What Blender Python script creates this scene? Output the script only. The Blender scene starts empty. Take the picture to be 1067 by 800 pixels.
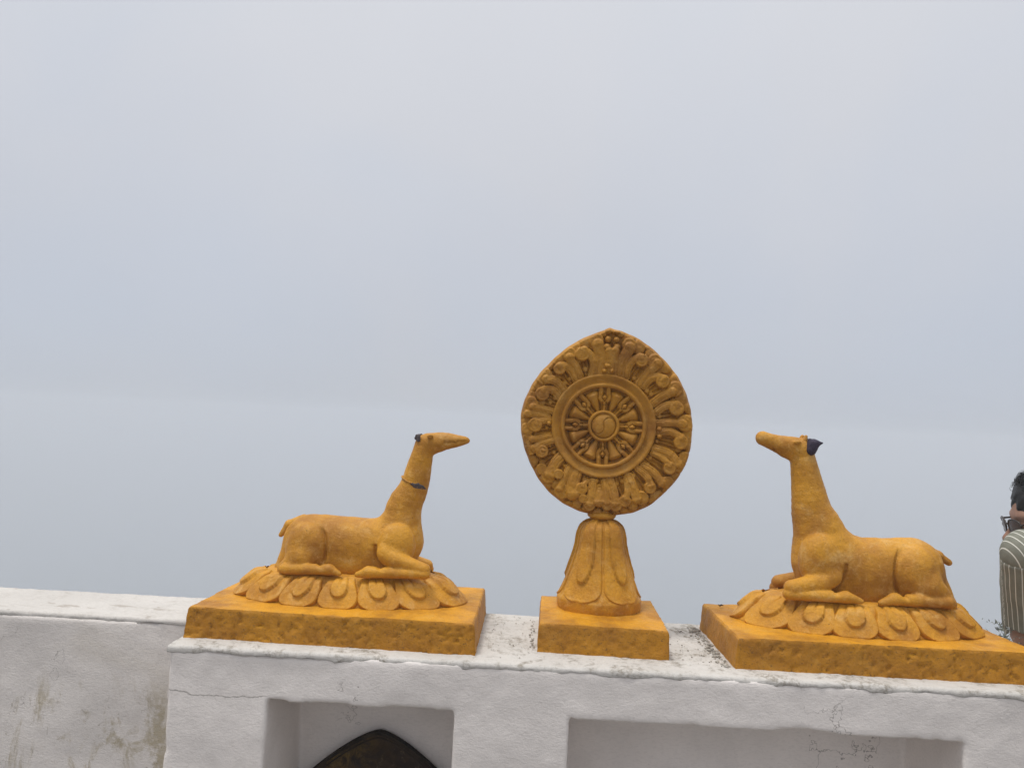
import bpy, bmesh, math, random
import numpy as np
from mathutils import Vector, Matrix

random.seed(7)
SC = bpy.context.scene
COL = SC.collection
R = math.radians

# ------------------------------------------------------------------ camera
def camera():
    cd = bpy.data.cameras.new('camera'); co = bpy.data.objects.new('camera', cd); COL.objects.link(co)
    yaw, pitch, roll = R(2.3), R(2.83), R(2.49)
    f = np.array([-math.sin(yaw)*math.cos(pitch), math.cos(yaw)*math.cos(pitch), math.sin(pitch)])
    r = np.array([math.cos(yaw), math.sin(yaw), 0]); u = np.cross(r, f)
    r2 = math.cos(roll)*r + math.sin(roll)*u; u2 = -math.sin(roll)*r + math.cos(roll)*u
    m = Matrix(((r2[0], u2[0], -f[0], 0), (r2[1], u2[1], -f[1], 0), (r2[2], u2[2], -f[2], 1.65), (0, 0, 0, 1)))
    co.matrix_world = m
    cd.sensor_width = 36; cd.lens = 770/1067*36; cd.clip_start = .05; cd.clip_end = 6000
    SC.camera = co
camera()

# ------------------------------------------------------------------ world, sun, exposure
SUN_EL, SUN_ROT = 58, 150
SKY_LOW, SKY_MID, SKY_TOP = (.535, .562, .628), (.725, .752, .81), (1.45, 1.45, 1.45)
def world():
    w = bpy.data.worlds.new('World'); SC.world = w; w.use_nodes = True
    nt = w.node_tree; N = nt.nodes; L = nt.links; N.clear()
    out = N.new('ShaderNodeOutputWorld')
    sky = N.new('ShaderNodeTexSky'); sky.sky_type = 'NISHITA'; sky.sun_disc = False
    sky.sun_elevation = R(SUN_EL); sky.sun_rotation = R(SUN_ROT)
    b1 = N.new('ShaderNodeBackground'); b1.inputs[1].default_value = .06
    L.new(sky.outputs[0], b1.inputs[0])
    tc = N.new('ShaderNodeTexCoord'); sx = N.new('ShaderNodeSeparateXYZ'); L.new(tc.outputs['Generated'], sx.inputs[0])
    no = N.new('ShaderNodeTexNoise'); no.inputs['Scale'].default_value = 2.4; no.inputs['Detail'].default_value = 3
    L.new(tc.outputs['Generated'], no.inputs['Vector'])
    ad = N.new('ShaderNodeMath'); ad.operation = 'MULTIPLY_ADD'; ad.inputs[1].default_value = .24
    L.new(no.outputs[0], ad.inputs[0]); L.new(sx.outputs['Z'], ad.inputs[2])
    cr = N.new('ShaderNodeValToRGB'); L.new(ad.outputs[0], cr.inputs[0])
    e = cr.color_ramp.elements
    e[0].position = .08; e[0].color = (*SKY_LOW, 1); e[1].position = 1; e[1].color = (*SKY_TOP, 1)
    m = e.new(.70); m.color = (*SKY_MID, 1)
    n2 = N.new('ShaderNodeTexNoise'); n2.inputs['Scale'].default_value = 1.9; n2.inputs['Detail'].default_value = 4; n2.inputs['Roughness'].default_value = .45
    n2.inputs['Distortion'].default_value = .4
    L.new(tc.outputs['Generated'], n2.inputs['Vector'])
    mr = N.new('ShaderNodeMapRange'); mr.inputs[1].default_value = .36; mr.inputs[2].default_value = .64; L.new(n2.outputs[0], mr.inputs[0])
    tint = N.new('ShaderNodeMix'); tint.data_type = 'RGBA'; tint.blend_type = 'MULTIPLY'; tint.inputs[0].default_value = 1
    cl = N.new('ShaderNodeMix'); cl.data_type = 'RGBA'; cl.inputs[6].default_value = (.965, .988, 1.018, 1); cl.inputs[7].default_value = (1.03, 1.015, 1.0, 1)
    L.new(mr.outputs[0], cl.inputs[0]); L.new(cr.outputs[0], tint.inputs[6]); L.new(cl.outputs[2], tint.inputs[7])
    b2 = N.new('ShaderNodeBackground'); b2.inputs[1].default_value = 1.0; L.new(tint.outputs[2], b2.inputs[0])
    mx = N.new('ShaderNodeMixShader'); mx.inputs[0].default_value = .93
    L.new(b1.outputs[0], mx.inputs[1]); L.new(b2.outputs[0], mx.inputs[2]); L.new(mx.outputs[0], out.inputs[0])
world()
def sun():
    d = bpy.data.lights.new('sun', 'SUN'); d.energy = 2.0; d.angle = R(14); d.color = (1, .97, .92)
    o = bpy.data.objects.new('sun', d); COL.objects.link(o)
    # the light falls from high up and a little from the left behind the viewer
    v = Vector((-.25, -.10, 1)).normalized()
    o.rotation_euler = v.to_track_quat('Z', 'Y').to_euler(); o.location = (0, -3, 8)
sun()
SC.cycles.volume_bounces = 8; SC.cycles.max_bounces = 12
SC.view_settings.view_transform = 'Standard'; SC.view_settings.look = 'None'
SC.view_settings.exposure = 0; SC.view_settings.gamma = 1; SC.view_settings.use_curve_mapping = False

# ------------------------------------------------------------------ numeric helpers
def _hash(ix, iy, iz, seed):
    h = (ix*374761393 + iy*668265263 + iz*1274126177 + seed*974711) & 0xffffffff
    h = ((h ^ (h >> 13))*1103515245) & 0xffffffff
    h = ((h ^ (h >> 15))*2246822519) & 0xffffffff
    return ((h ^ (h >> 16)) & 0xffff)/65535.0
def vnoise(P, freq, seed=0):
    Q = np.asarray(P, float)*freq; I = np.floor(Q).astype(np.int64); F = Q - I; F = F*F*(3 - 2*F)
    o = 0
    for dx in (0, 1):
        for dy in (0, 1):
            for dz in (0, 1):
                w = (F[..., 0] if dx else 1 - F[..., 0])*(F[..., 1] if dy else 1 - F[..., 1])*(F[..., 2] if dz else 1 - F[..., 2])
                o = o + w*_hash(I[..., 0]+dx, I[..., 1]+dy, I[..., 2]+dz, seed)
    return o*2 - 1
def fbm(P, freq, octv=3, seed=0):
    o = 0; a = 1
    for k in range(octv):
        o = o + a*vnoise(P, freq, seed + k*17); a *= .5; freq *= 2.03
    return o
def sstep(a, b, x):
    t = np.clip((x - a)/(b - a), 0, 1); return t*t*(3 - 2*t)

def mesh_obj(name, V, F, mat, parent=None, smooth=True, loc=None):
    me = bpy.data.meshes.new(name); me.from_pydata([tuple(map(float, v)) for v in V], [], F if isinstance(F, list) else F.tolist()); me.update()
    if smooth: me.polygons.foreach_set('use_smooth', [True]*len(me.polygons))
    me.materials.append(mat)
    o = bpy.data.objects.new(name, me); COL.objects.link(o)
    if parent: o.parent = parent
    if loc is not None: o.location = loc
    return o
def grid_faces(n, m, wrap=False, off=0):
    """quads of an n x m vertex grid (row major); wrap closes the second direction"""
    i = np.arange(n-1)[:, None]; j = np.arange(m if wrap else m-1)[None, :]
    a = i*m + j; b = i*m + (j+1) % m; c = (i+1)*m + (j+1) % m; d = (i+1)*m + j
    return (np.stack([a, b, c, d], -1).reshape(-1, 4) + off)
def empty(name, loc):
    o = bpy.data.objects.new(name, None); o.empty_display_size = .05; COL.objects.link(o); o.location = loc; return o
def tag(o, label=None, cat=None, group=None, kind=None):
    if label: o['label'] = label
    if cat: o['category'] = cat
    if group: o['group'] = group
    if kind: o['kind'] = kind
    return o

# signed distance shapes -------------------------------------------------
def d_cone(P, a, b, ra, rb, sq=(1, 1, 1)):
    sq = np.array(sq); P = P*sq; a = np.array(a)*sq; b = np.array(b)*sq
    ab = b - a; t = np.clip(((P - a)@ab)/(ab@ab + 1e-12), 0, 1)
    return np.linalg.norm(P - a - t[..., None]*ab, axis=-1) - (ra + (rb - ra)*t)
def d_ell(P, c, r):
    r = np.array(r); Q = (P - np.array(c))/r
    k = np.linalg.norm(Q, axis=-1); k2 = np.linalg.norm(Q/r, axis=-1) + 1e-9
    return k*(k - 1)/k2
def smin(a, b, k):
    if k <= 0: return np.minimum(a, b)
    h = np.clip(.5 + .5*(b - a)/k, 0, 1); return b*(1-h) + a*h - k*h*(1-h)
def smax(a, b, k): return -smin(-a, -b, k)
def d_box(P, lo, hi, r=0):
    lo = np.array(lo); hi = np.array(hi); q = np.abs(P - (lo+hi)/2) - (hi-lo)/2 + r
    return np.linalg.norm(np.maximum(q, 0), axis=-1) + np.minimum(q.max(-1), 0) - r

def surface(fn, lo, hi, h):
    """surface nets: closed mesh of fn = 0"""
    ax = [np.arange(lo[k], hi[k] + h, h) for k in range(3)]
    n = [len(a) for a in ax]
    F = np.empty(n, np.float32)
    for i0 in range(0, n[0], 24):
        G = np.stack(np.meshgrid(ax[0][i0:i0+24], ax[1], ax[2], indexing='ij'), -1)
        F[i0:i0+24] = fn(G)
    S = F < 0
    c = [slice(None, -1), slice(1, None)]
    cnt = np.zeros([k-1 for k in n], np.int8)
    for a in c:
        for b in c:
            for d in c: cnt += S[a, b, d]
    act = (cnt > 0) & (cnt < 8)
    idx = -np.ones(act.shape, np.int64); I = np.argwhere(act); idx[act] = np.arange(len(I))
    acc = np.zeros((len(I), 3)); num = np.zeros(len(I))
    corners = [(i, j, k) for i in (0, 1) for j in (0, 1) for k in (0, 1)]
    for p in corners:
        for axn in range(3):
            if p[axn]: continue
            q = list(p); q[axn] = 1
            f0 = F[I[:, 0]+p[0], I[:, 1]+p[1], I[:, 2]+p[2]]; f1 = F[I[:, 0]+q[0], I[:, 1]+q[1], I[:, 2]+q[2]]
            m = (f0 < 0) != (f1 < 0)
            t = np.where(m, f0/(f0 - f1 + 1e-20), 0)
            X = np.tile(np.array(p, float), (len(I), 1)); X[:, axn] += t
            acc[m] += X[m]; num[m] += 1
    V = (I + acc/num[:, None])*h + np.array(lo)
    Q = []
    for axn in range(3):
        s0 = [slice(1, -1)]*3; s1 = [slice(1, -1)]*3
        s0[axn] = slice(0, -1); s1[axn] = slice(1, None)
        A = S[tuple(s0)]; B = S[tuple(s1)]
        E = np.argwhere(A != B); sg = A[A != B]
        if not len(E): continue
        E = E + np.array([0 if k == axn else 1 for k in range(3)])
        u, v = [(1, 2), (2, 0), (0, 1)][axn]
        def ii(du, dv):
            C = E.copy(); C[:, u] -= du; C[:, v] -= dv; return idx[C[:, 0], C[:, 1], C[:, 2]]
        q = np.stack([ii(1, 1), ii(0, 1), ii(0, 0), ii(1, 0)], -1)
        q[~sg] = q[~sg][:, ::-1]; Q.append(q)
    return V, np.concatenate(Q)

# ------------------------------------------------------------------ materials
class NT:
    def __init__(s, name):
        s.m = bpy.data.materials.new(name); s.m.use_nodes = True; s.t = s.m.node_tree; s.N = s.t.nodes; s.L = s.t.links
        s.b = s.N['Principled BSDF']; s.tc = s.N.new('ShaderNodeTexCoord')
    def noise(s, scale, detail=4, rough=.55, vec=None, dist=0):
        n = s.N.new('ShaderNodeTexNoise'); n.inputs['Scale'].default_value = scale; n.inputs['Detail'].default_value = detail
        n.inputs['Roughness'].default_value = rough; n.inputs['Distortion'].default_value = dist
        s.L.new(vec or s.tc.outputs['Object'], n.inputs['Vector']); return n.outputs[0]
    def vor(s, scale, feat='F1', vec=None):
        n = s.N.new('ShaderNodeTexVoronoi'); n.feature = feat; n.inputs['Scale'].default_value = scale
        s.L.new(vec or s.tc.outputs['Object'], n.inputs['Vector']); return n.outputs['Distance']
    def scaled(s, sc):
        n = s.N.new('ShaderNodeMapping'); n.inputs['Scale'].default_value = sc; s.L.new(s.tc.outputs['Object'], n.inputs[0]); return n.outputs[0]
    def ramp(s, x, lo, hi, inv=False):
        n = s.N.new('ShaderNodeMapRange'); n.interpolation_type = 'SMOOTHSTEP'
        n.inputs[1].default_value = lo; n.inputs[2].default_value = hi
        n.inputs[3].default_value = 1 if inv else 0; n.inputs[4].default_value = 0 if inv else 1
        s.L.new(x, n.inputs[0]); return n.outputs[0]
    def math(s, op, a, b=None):
        n = s.N.new('ShaderNodeMath'); n.operation = op
        for k, v in enumerate((a, b)):
            if v is None: continue
            if isinstance(v, (int, float)): n.inputs[k].default_value = v
            else: s.L.new(v, n.inputs[k])
        return n.outputs[0]
    def mix(s, fac, a, b):
        n = s.N.new('ShaderNodeMix'); n.data_type = 'RGBA'
        if isinstance(fac, (int, float)): n.inputs[0].default_value = fac
        else: s.L.new(fac, n.inputs[0])
        for k, v in ((6, a), (7, b)):
            if isinstance(v, tuple): n.inputs[k].default_value = (*v, 1)
            else: s.L.new(v, n.inputs[k])
        return n.outputs[2]
    def bump(s, h, strength, dist, prev=None):
        n = s.N.new('ShaderNodeBump'); n.inputs['Strength'].default_value = strength; n.inputs['Distance'].default_value = dist
        s.L.new(h, n.inputs['Height'])
        if prev: s.L.new(prev, n.inputs['Normal'])
        return n.outputs[0]
    def done(s, col, rough=.8, normal=None, spec=.3):
        if isinstance(col, tuple): s.b.inputs['Base Color'].default_value = (*col, 1)
        else: s.L.new(col, s.b.inputs['Base Color'])
        if isinstance(rough, (int, float)): s.b.inputs['Roughness'].default_value = rough
        else: s.L.new(rough, s.b.inputs['Roughness'])
        s.b.inputs['Specular IOR Level'].default_value = spec
        if normal: s.L.new(normal, s.b.inputs['Normal'])
        return s.m

def gold(name, base, dusty, brown, pit=.5, dust=.5, bmp=1.0, side_pits_shade=False):
    n = NT(name)
    c = n.mix(n.ramp(n.noise(9, 5, .65), .38, .68), base, brown)
    c = n.mix(n.math('MULTIPLY', n.ramp(n.noise(23, 6, .7, dist=.6), .50, .74), dust), c, dusty)
    spk = n.ramp(n.noise(170, 2, .5), .70, .78)
    msk = n.ramp(n.noise(14, 3), .45, .62)
    c = n.mix(n.math('MULTIPLY', n.math('MULTIPLY', spk, msk), pit), c, (.05, .025, .008))
    c = n.mix(n.math('MULTIPLY', n.ramp(n.noise(210, 3, .8), .48, .66), .42), c, tuple(k*.60 for k in base))
    c = n.mix(n.math('MULTIPLY', n.ramp(n.noise(150, 3, .8, vec=n.scaled((1, 1, .35))), .56, .72), .35), c, dusty)
    fine = n.bump(n.noise(230, 4, .8), .55*bmp, .0022)
    mid = n.bump(n.noise(60, 6, .68, dist=.4), .5*bmp, .006, fine)
    if side_pits_shade:   # unfinished render on the vertical sides: sand holes with dirt in them, side shade put into the colour
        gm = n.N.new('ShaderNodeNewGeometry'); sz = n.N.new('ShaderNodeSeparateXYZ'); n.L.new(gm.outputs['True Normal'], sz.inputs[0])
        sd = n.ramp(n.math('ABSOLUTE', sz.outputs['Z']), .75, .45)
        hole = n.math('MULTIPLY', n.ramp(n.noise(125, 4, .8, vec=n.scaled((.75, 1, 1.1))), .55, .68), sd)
        c = n.mix(n.math('MULTIPLY', sd, .55), c, brown)  # whole side tinted brown, standing in for its shade
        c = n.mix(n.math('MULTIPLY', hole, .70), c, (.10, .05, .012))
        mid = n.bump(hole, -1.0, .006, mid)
    r = n.ramp(n.noise(30, 4), .2, .9)
    rr = n.math('MULTIPLY_ADD', r, .25); n.N[-1].inputs[2].default_value = .42
    return n.done(c, rr, mid, .35)
GOLD = gold('ochre_gold_paint', (.60, .280, .016), (.66, .39, .12), (.37, .150, .011), pit=.9, dust=.75, bmp=1.1)
GOLD_DARK = gold('ochre_gold_paint_shaded', (.47, .212, .013), (.52, .29, .07), (.28, .11, .008), dust=.7, bmp=.9)  # darker copy of the ochre: the wheel's shade is put into this colour
GOLD_ROUGH = gold('ochre_gold_paint_rough', (.66, .298, .008), (.68, .39, .08), (.36, .145, .007), pit=1, dust=.5, bmp=1.4, side_pits_shade=True)

def plaster(name, base, stain, streak=0, bmp=1.0, grime=0.0, flake=0.0, cracks=0.0, line=False, low_stain=0.0):
    n = NT(name)
    c = n.mix(n.ramp(n.noise(5, 5, .6), .35, .7), base, tuple(k*.90 for k in base))
    c = n.mix(n.math('MULTIPLY', n.ramp(n.noise(2.4, 6, .65, dist=.8), .55, .78), .45), c, stain)
    c = n.mix(n.math('MULTIPLY', n.ramp(n.noise(55, 5, .75), .62, .74), .5), c, tuple(k*.62 for k in base))
    if grime:
        g = n.math('MULTIPLY', n.ramp(n.noise(11, 6, .75, dist=1.0), .44, .62), n.ramp(n.noise(90, 4, .7), .40, .60))
        c = n.mix(n.math('MULTIPLY', g, grime), c, (.27, .24, .20))
    if flake:
        g = n.ramp(n.noise(26, 3, .6, vec=n.scaled((.45, 1.3, 1)), dist=.3), .62, .66)
        c = n.mix(n.math('MULTIPLY', g, flake), c, (.36, .32, .28))
    if cracks:
        nn = n.N.new('ShaderNodeTexNoise'); nn.inputs['Scale'].default_value = 3.5; nn.inputs['Detail'].default_value = 6
        nn.inputs['Roughness'].default_value = .6
        n.L.new(n.tc.outputs['Object'], nn.inputs['Vector'])
        ln = n.math('ABSOLUTE', n.math('SUBTRACT', nn.outputs[0], .5))
        cr_ = n.ramp(ln, 0, .0035, inv=True)
        m2 = n.ramp(n.noise(1.7, 2, vec=n.scaled((1, 1, 1.3))), .52, .60)
        cm = n.math('MULTIPLY', n.math('MULTIPLY', cr_, m2), cracks)
        c = n.mix(cm, c, (.20, .175, .155))
    if line:   # one long hairline crack across the pier at the left end, with a paler repair above it
        sx = n.N.new('ShaderNodeSeparateXYZ'); n.L.new(n.tc.outputs['Object'], sx.inputs[0])
        zz = n.math('ADD', n.math('MULTIPLY', n.noise(9, 6, .6), .05), 1.030)
        dz = n.math('ABSOLUTE', n.math('SUBTRACT', sx.outputs['Z'], zz))
        lm = n.math('MULTIPLY', n.ramp(dz, 0, .0022, inv=True), n.ramp(sx.outputs['X'], -.52, -.56))
        c = n.mix(n.math('MULTIPLY', lm, .75), c, (.22, .20, .18))
    if low_stain:
        sx = n.N.new('ShaderNodeSeparateXYZ'); n.L.new(n.tc.outputs['Object'], sx.inputs[0])
        g = n.math('MULTIPLY', n.ramp(sx.outputs['Z'], 1.04, .93), n.ramp(n.noise(6.5, 7, .75, vec=n.scaled((1.4, 1, .6)), dist=1.2), .48, .62))
        c = n.mix(n.math('MULTIPLY', g, low_stain), c, (.36, .30, .19))
        g = n.math('MULTIPLY', n.ramp(sx.outputs['Z'], 1.02, .90), n.ramp(n.noise(24, 5, .75, dist=1.2), .60, .66))
        c = n.mix(n.math('MULTIPLY', g, low_stain*.8), c, (.30, .26, .20))
    c = n.mix(n.math('MULTIPLY', n.ramp(n.noise(170, 3, .8, vec=n.scaled((.55, 1, 1.4))), .46, .66), .30), c, tuple(k*.74 for k in base))
    fine = n.bump(n.noise(190, 4, .8, vec=n.scaled((.7, 1, 1.2))), .55*bmp, .0030)
    mid = n.bump(n.noise(38, 5, .6), .3*bmp, .005, fine)
    if cracks: mid = n.bump(cm, -.6, .002, mid)
    return n.done(c, .9, mid, .15)
PLASTER = plaster('grey_white_plaster', (.80, .745, .705), (.62, .57, .52), cracks=.8, line=True)
PLASTER_OLD = plaster('stained_plaster', (.74, .69, .65), (.55, .49, .40), bmp=1.1, cracks=.6, low_stain=.8)
WHITEWASH = plaster('whitewash', (.58, .552, .515), (.42, .39, .345), bmp=1.2, grime=.95)
WHITEWASH_FLAKED = plaster('flaked_whitewash', (.565, .535, .50), (.46, .425, .385), bmp=.9, grime=.25, flake=.8)

def simple(name, col, rough=.6, var=.25, scale=30, b=.3, spec=.3, dist=.002):
    n = NT(name)
    c = n.mix(n.ramp(n.noise(scale, 4), .3, .7), col, tuple(k*(1-var) for k in col))
    return n.done(c, rough, n.bump(n.noise(scale*5, 4), b, dist), spec)
MORTAR = simple('bare_dark_mortar', (.10, .085, .085), .9, .3, 90, .8)
EAR_PAINT = simple('dark_violet_paint', (.045, .035, .06), .7, .3, 80, .6)
# ------------------------------------------------------------------ ground, hillside, haze
def ground():
    n = NT('concrete_terrace'); c = n.mix(n.ramp(n.noise(3, 5), .3, .7), (.22, .20, .18), (.15, .14, .125))
    mt = n.done(c, .9, n.bump(n.noise(60, 5), .4, .004), .2)
    # one sheet: flat terrace on this side, a steep grassy slope beyond the wall, then the valley to the horizon
    ys = np.concatenate([np.linspace(-60, 1.95, 30), np.linspace(2.05, 60, 60), np.geomspace(64, 2600, 40)])
    xs = np.concatenate([-np.geomspace(2600, 24, 26), np.linspace(-20, 20, 41), np.geomspace(24, 2600, 26)])
    X, Y = np.meshgrid(xs, ys, indexing='ij')
    d = np.maximum(Y - 1.98, 0)
    Z = -150*(1 - np.exp(-d/170.))
    Z = Z - np.where(d > 0, .25, 0)
    P = np.stack([X, Y, Z*0], -1)
    Z = Z + np.where(d > 1.5, fbm(P, .12, 4, 3)*1.0*np.minimum(1, d/10), 0)
    V = np.stack([X, Y, Z], -1).reshape(-1, 3)
    F = grid_faces(len(xs), len(ys))
    g = NT('hillside_grass'); sx = g.N.new('ShaderNodeSeparateXYZ'); g.L.new(g.tc.outputs['Object'], sx.inputs[0])
    gr = g.mix(g.ramp(g.noise(.8, 6), .35, .65), (.06, .08, .035), (.11, .11, .06))
    co = g.mix(g.ramp(g.noise(3, 5), .3, .7), (.22, .20, .18), (.15, .14, .125))
    mt = g.done(g.mix(g.ramp(sx.outputs['Y'], 1.97, 2.03), co, gr), .9, g.bump(g.noise(20, 5), .5, .01), .2)
    o = mesh_obj('ground', V, F, mt); tag(o, kind='structure')
ground()

HAZE_DENS = .008
def haze():
    m = bpy.data.materials.new('mountain_mist'); m.use_nodes = True; t = m.node_tree; t.nodes.clear()
    o = t.nodes.new('ShaderNodeOutputMaterial'); v = t.nodes.new('ShaderNodeVolumePrincipled')
    v.inputs['Color'].default_value = (.76, .785, .835, 1); v.inputs['Density'].default_value = HAZE_DENS
    v.inputs['Anisotropy'].default_value = 0
    t.links.new(v.outputs[0], o.inputs['Volume'])
    x, y0, y1, z0, z1 = 2700, -70, 2700, -175, 4.0
    V = [(a, b, c) for a in (-x, x) for b in (y0, y1) for c in (z0, z1)]
    F = [(0, 1, 3, 2), (4, 6, 7, 5), (0, 4, 5, 1), (2, 3, 7, 6), (0, 2, 6, 4), (1, 5, 7, 3)]
    tag(mesh_obj('haze', V, F, m, smooth=False), kind='stuff')
USE_HAZE = True
if USE_HAZE: haze()

def sdf_obj(name, fn, lo, hi, h, mat, parent=None, loc=None):
    V, Q = surface(fn, lo, hi, h)
    a = V[Q[:, 0]]; b = V[Q[:, 1]]; c = V[Q[:, 2]]; d = V[Q[:, 3]]
    vol = (np.einsum('ij,ij->i', a, np.cross(b, c)).sum() + np.einsum('ij,ij->i', a, np.cross(c, d)).sum())/6
    if vol < 0: Q = Q[:, ::-1]
    return mesh_obj(name, V, Q, mat, parent, loc=loc)

# ------------------------------------------------------------------ the wall
WT = 1.15   # height of the wall top
BX0, BX1, BY0, BY1 = -.756, 2.75, 1.545, 1.935
def wall_block():
    def fn(P):
        d = d_box(P, (BX0, BY0, -.05), (BX1, BY1, WT-.006), .006)
        for x0, x1, zb in ((-.543, -.152, .42), (.083, .874, .42), (1.10, 1.89, .42)):
            d = smax(d, -d_box(P, (x0, BY0-.2, zb), (x1, 1.785, 1.049), .001), .001)
        m = np.abs(d) < .03
        if m.any():
            Q = P[m]; d[m] += fbm(Q, 9, 3, 5)*.0022 + fbm(Q, 45, 2, 9)*.0009
        return d
    r = empty('niched_wall', ((BX0+BX1)/2, (BY0+BY1)/2, 0))
    tag(r, 'greyish white plastered wall block with square niches, carrying the golden statues', 'wall')
    l = -np.array(r.location)
    sdf_obj('masonry', fn, (BX0-.02, BY0-.02, -.06), (BX1+.02, BY1+.02, WT+.02), .0072, PLASTER, r, l)
    coping('whitewash_top', BX0, BX1, BY0, BY1, WT, WHITEWASH, r, l, 11, True)
def coping(name, x0, x1, y0, y1, z, mat, parent, loc, seed, left_end=False):
    n = int((x1-x0)/.006); xs = np.linspace(x0-.004, x1+.004, n)
    P1 = np.stack([xs, xs*0, xs*0], -1)
    drop = np.clip(.0080 + fbm(P1, 30, 5, seed)*.0036 + fbm(P1, 3, 2, seed+1)*.0015, .005, .03)
    out = .0002 + fbm(P1, 40, 4, seed+2)*.0007
    rows = []
    ny = 56
    top = [(y1 - (y1-y0-.006)*k/ny) for k in range(ny+1)]
    rows.append(np.stack([xs, xs*0+y1+.003, z-.02+xs*0], -1))
    for y in top: rows.append(np.stack([xs, xs*0+y, xs*0+z], -1))
    rows.append(np.stack([xs, y0 - out*.4 + .002, z - .002 + xs*0], -1))
    for f in (.25, .5, .75, 1): rows.append(np.stack([xs, y0 - out*(1 if f < 1 else .75), z - .004 - drop*f], -1))
    rows.append(np.stack([xs, xs*0 + y0 + .004, z - .005 - drop], -1))
    V = np.stack(rows)
    N = fbm(V, 16, 4, seed+5)
    V[..., 2] += N*.0009 + fbm(V, 70, 3, seed+6)*.0010
    V[..., 1] -= fbm(V, 60, 2, seed+7)*.0006
    nr = len(rows); F = grid_faces(nr, n).tolist()
    V = V.reshape(-1, 3)
    F.append([r_*n for r_ in range(nr)]); F.append([r_*n + n-1 for r_ in range(nr)][::-1])
    return mesh_obj(name, V, F, mat, parent, loc=loc)
wall_block()
def left_wall():
    x0, x1, y0, y1 = -4.2, -.768, 1.73, 1.935
    r = empty('boundary_wall', ((x0+x1)/2, (y0+y1)/2, 0))
    tag(r, 'plain stained plaster wall with flaking white top, set back left of the niched wall', 'wall')
    l = -np.array(r.location)
    def fn(P):
        d = d_box(P, (x0, y0, -.05), (x1+.03, y1, WT-.009), .006); m = np.abs(d) < .03
        if m.any():
            Q = P[m]; d[m] += fbm(Q, 6, 3, 15)*.0035 + fbm(Q, 45, 2, 19)*.0009
        return d
    sdf_obj('masonry', fn, (x0-.02, y0-.02, -.06), (x1+.008, y1+.02, WT+.02), .0105, PLASTER_OLD, r, l)
    coping('whitewash_top', x0, x1+.008, y0, y1, WT, WHITEWASH_FLAKED, r, l, 31)
left_wall()

def arch_plaque():
    # dark pointed-arch panel standing at the back of the left niche
    cx, zb, w = -.346, .42, .19
    n = NT('grimy_painted_panel')
    sx = n.N.new('ShaderNodeSeparateXYZ'); n.L.new(n.tc.outputs['Object'], sx.inputs[0])
    c = n.mix(n.ramp(n.noise(14, 6, .7), .35, .65), (.045, .027, .014), (.020, .014, .010))
    g = n.math('MULTIPLY', n.ramp(sx.outputs['X'], .05, -.12), n.ramp(n.noise(22, 6, .8, dist=.8), .42, .62))
    c = n.mix(n.math('MULTIPLY', g, .8), c, (.15, .09, .02))
    c = n.mix(n.ramp(n.noise(60, 5, .8), .55, .70), c, (.095, .065, .04))
    c = n.mix(n.ramp(n.noise(130, 2), .72, .78), c, (.22, .18, .13))
    mt = n.done(c, .9, n.bump(n.noise(60, 5, .7), .9, .006), .08)
    rimm = simple('dark_panel_rim', (.045, .03, .018), .9, .7, 25, .8, .08)
    def half(z):   # half width at height z of the pointed arch
        z0, z1 = .78, .909
        t = np.clip((z1 - z)/(z1 - z0), 0, 1)
        return np.where(z < z0, w, w*(t**.70))
    zs = np.concatenate([np.linspace(zb, .78, 10), .78 + .129*(1-np.linspace(1, 0, 40)**2)[1:]])
    r = empty('arched_panel', (cx, 1.775, zb)); tag(r, 'dark grimy pointed-arch panel with a brown rim inside the left niche', 'panel')
    pts = [(-float(half(z)), z) for z in zs] + [(float(half(z)), z) for z in zs[::-1][1:]]
    V = [(x, 0, z-zb) for x, z in pts] + [(x, -.015, z-zb) for x, z in pts]; k = len(pts)
    F = [list(range(k)), list(range(k, 2*k))[::-1]] + [[i, (i+1) % k, k+(i+1) % k, k+i] for i in range(k)]
    mesh_obj('panel_face', V, F, mt, r, smooth=False)
    for sc, wd, y in ((1.0, .006, -.019), (.955, .0025, -.017)):
        V = []; F = []
        for i, (x, z) in enumerate(pts):
            a = np.array(pts[max(i-1, 0)]); b = np.array(pts[min(i+1, k-1)]); t = b - a; t = t/np.linalg.norm(t); nn = np.array([t[1], -t[0]])
            p = np.array([x*sc, zb + (z-zb)*(1 - (1-sc)*.55)])
            for q, yy in ((0, -.0), (0, y), (wd, y), (wd, -.0)):
                V.append((p[0]+nn[0]*q, yy, p[1]+nn[1]*q-zb))
        for i in range(k-1):
            for j in range(4): F.append((i*4+j, i*4+(j+1) % 4, i*4+4+(j+1) % 4, i*4+4+j))
        mesh_obj('rim', V, F, rimm, r, smooth=False)
arch_plaque()

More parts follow.
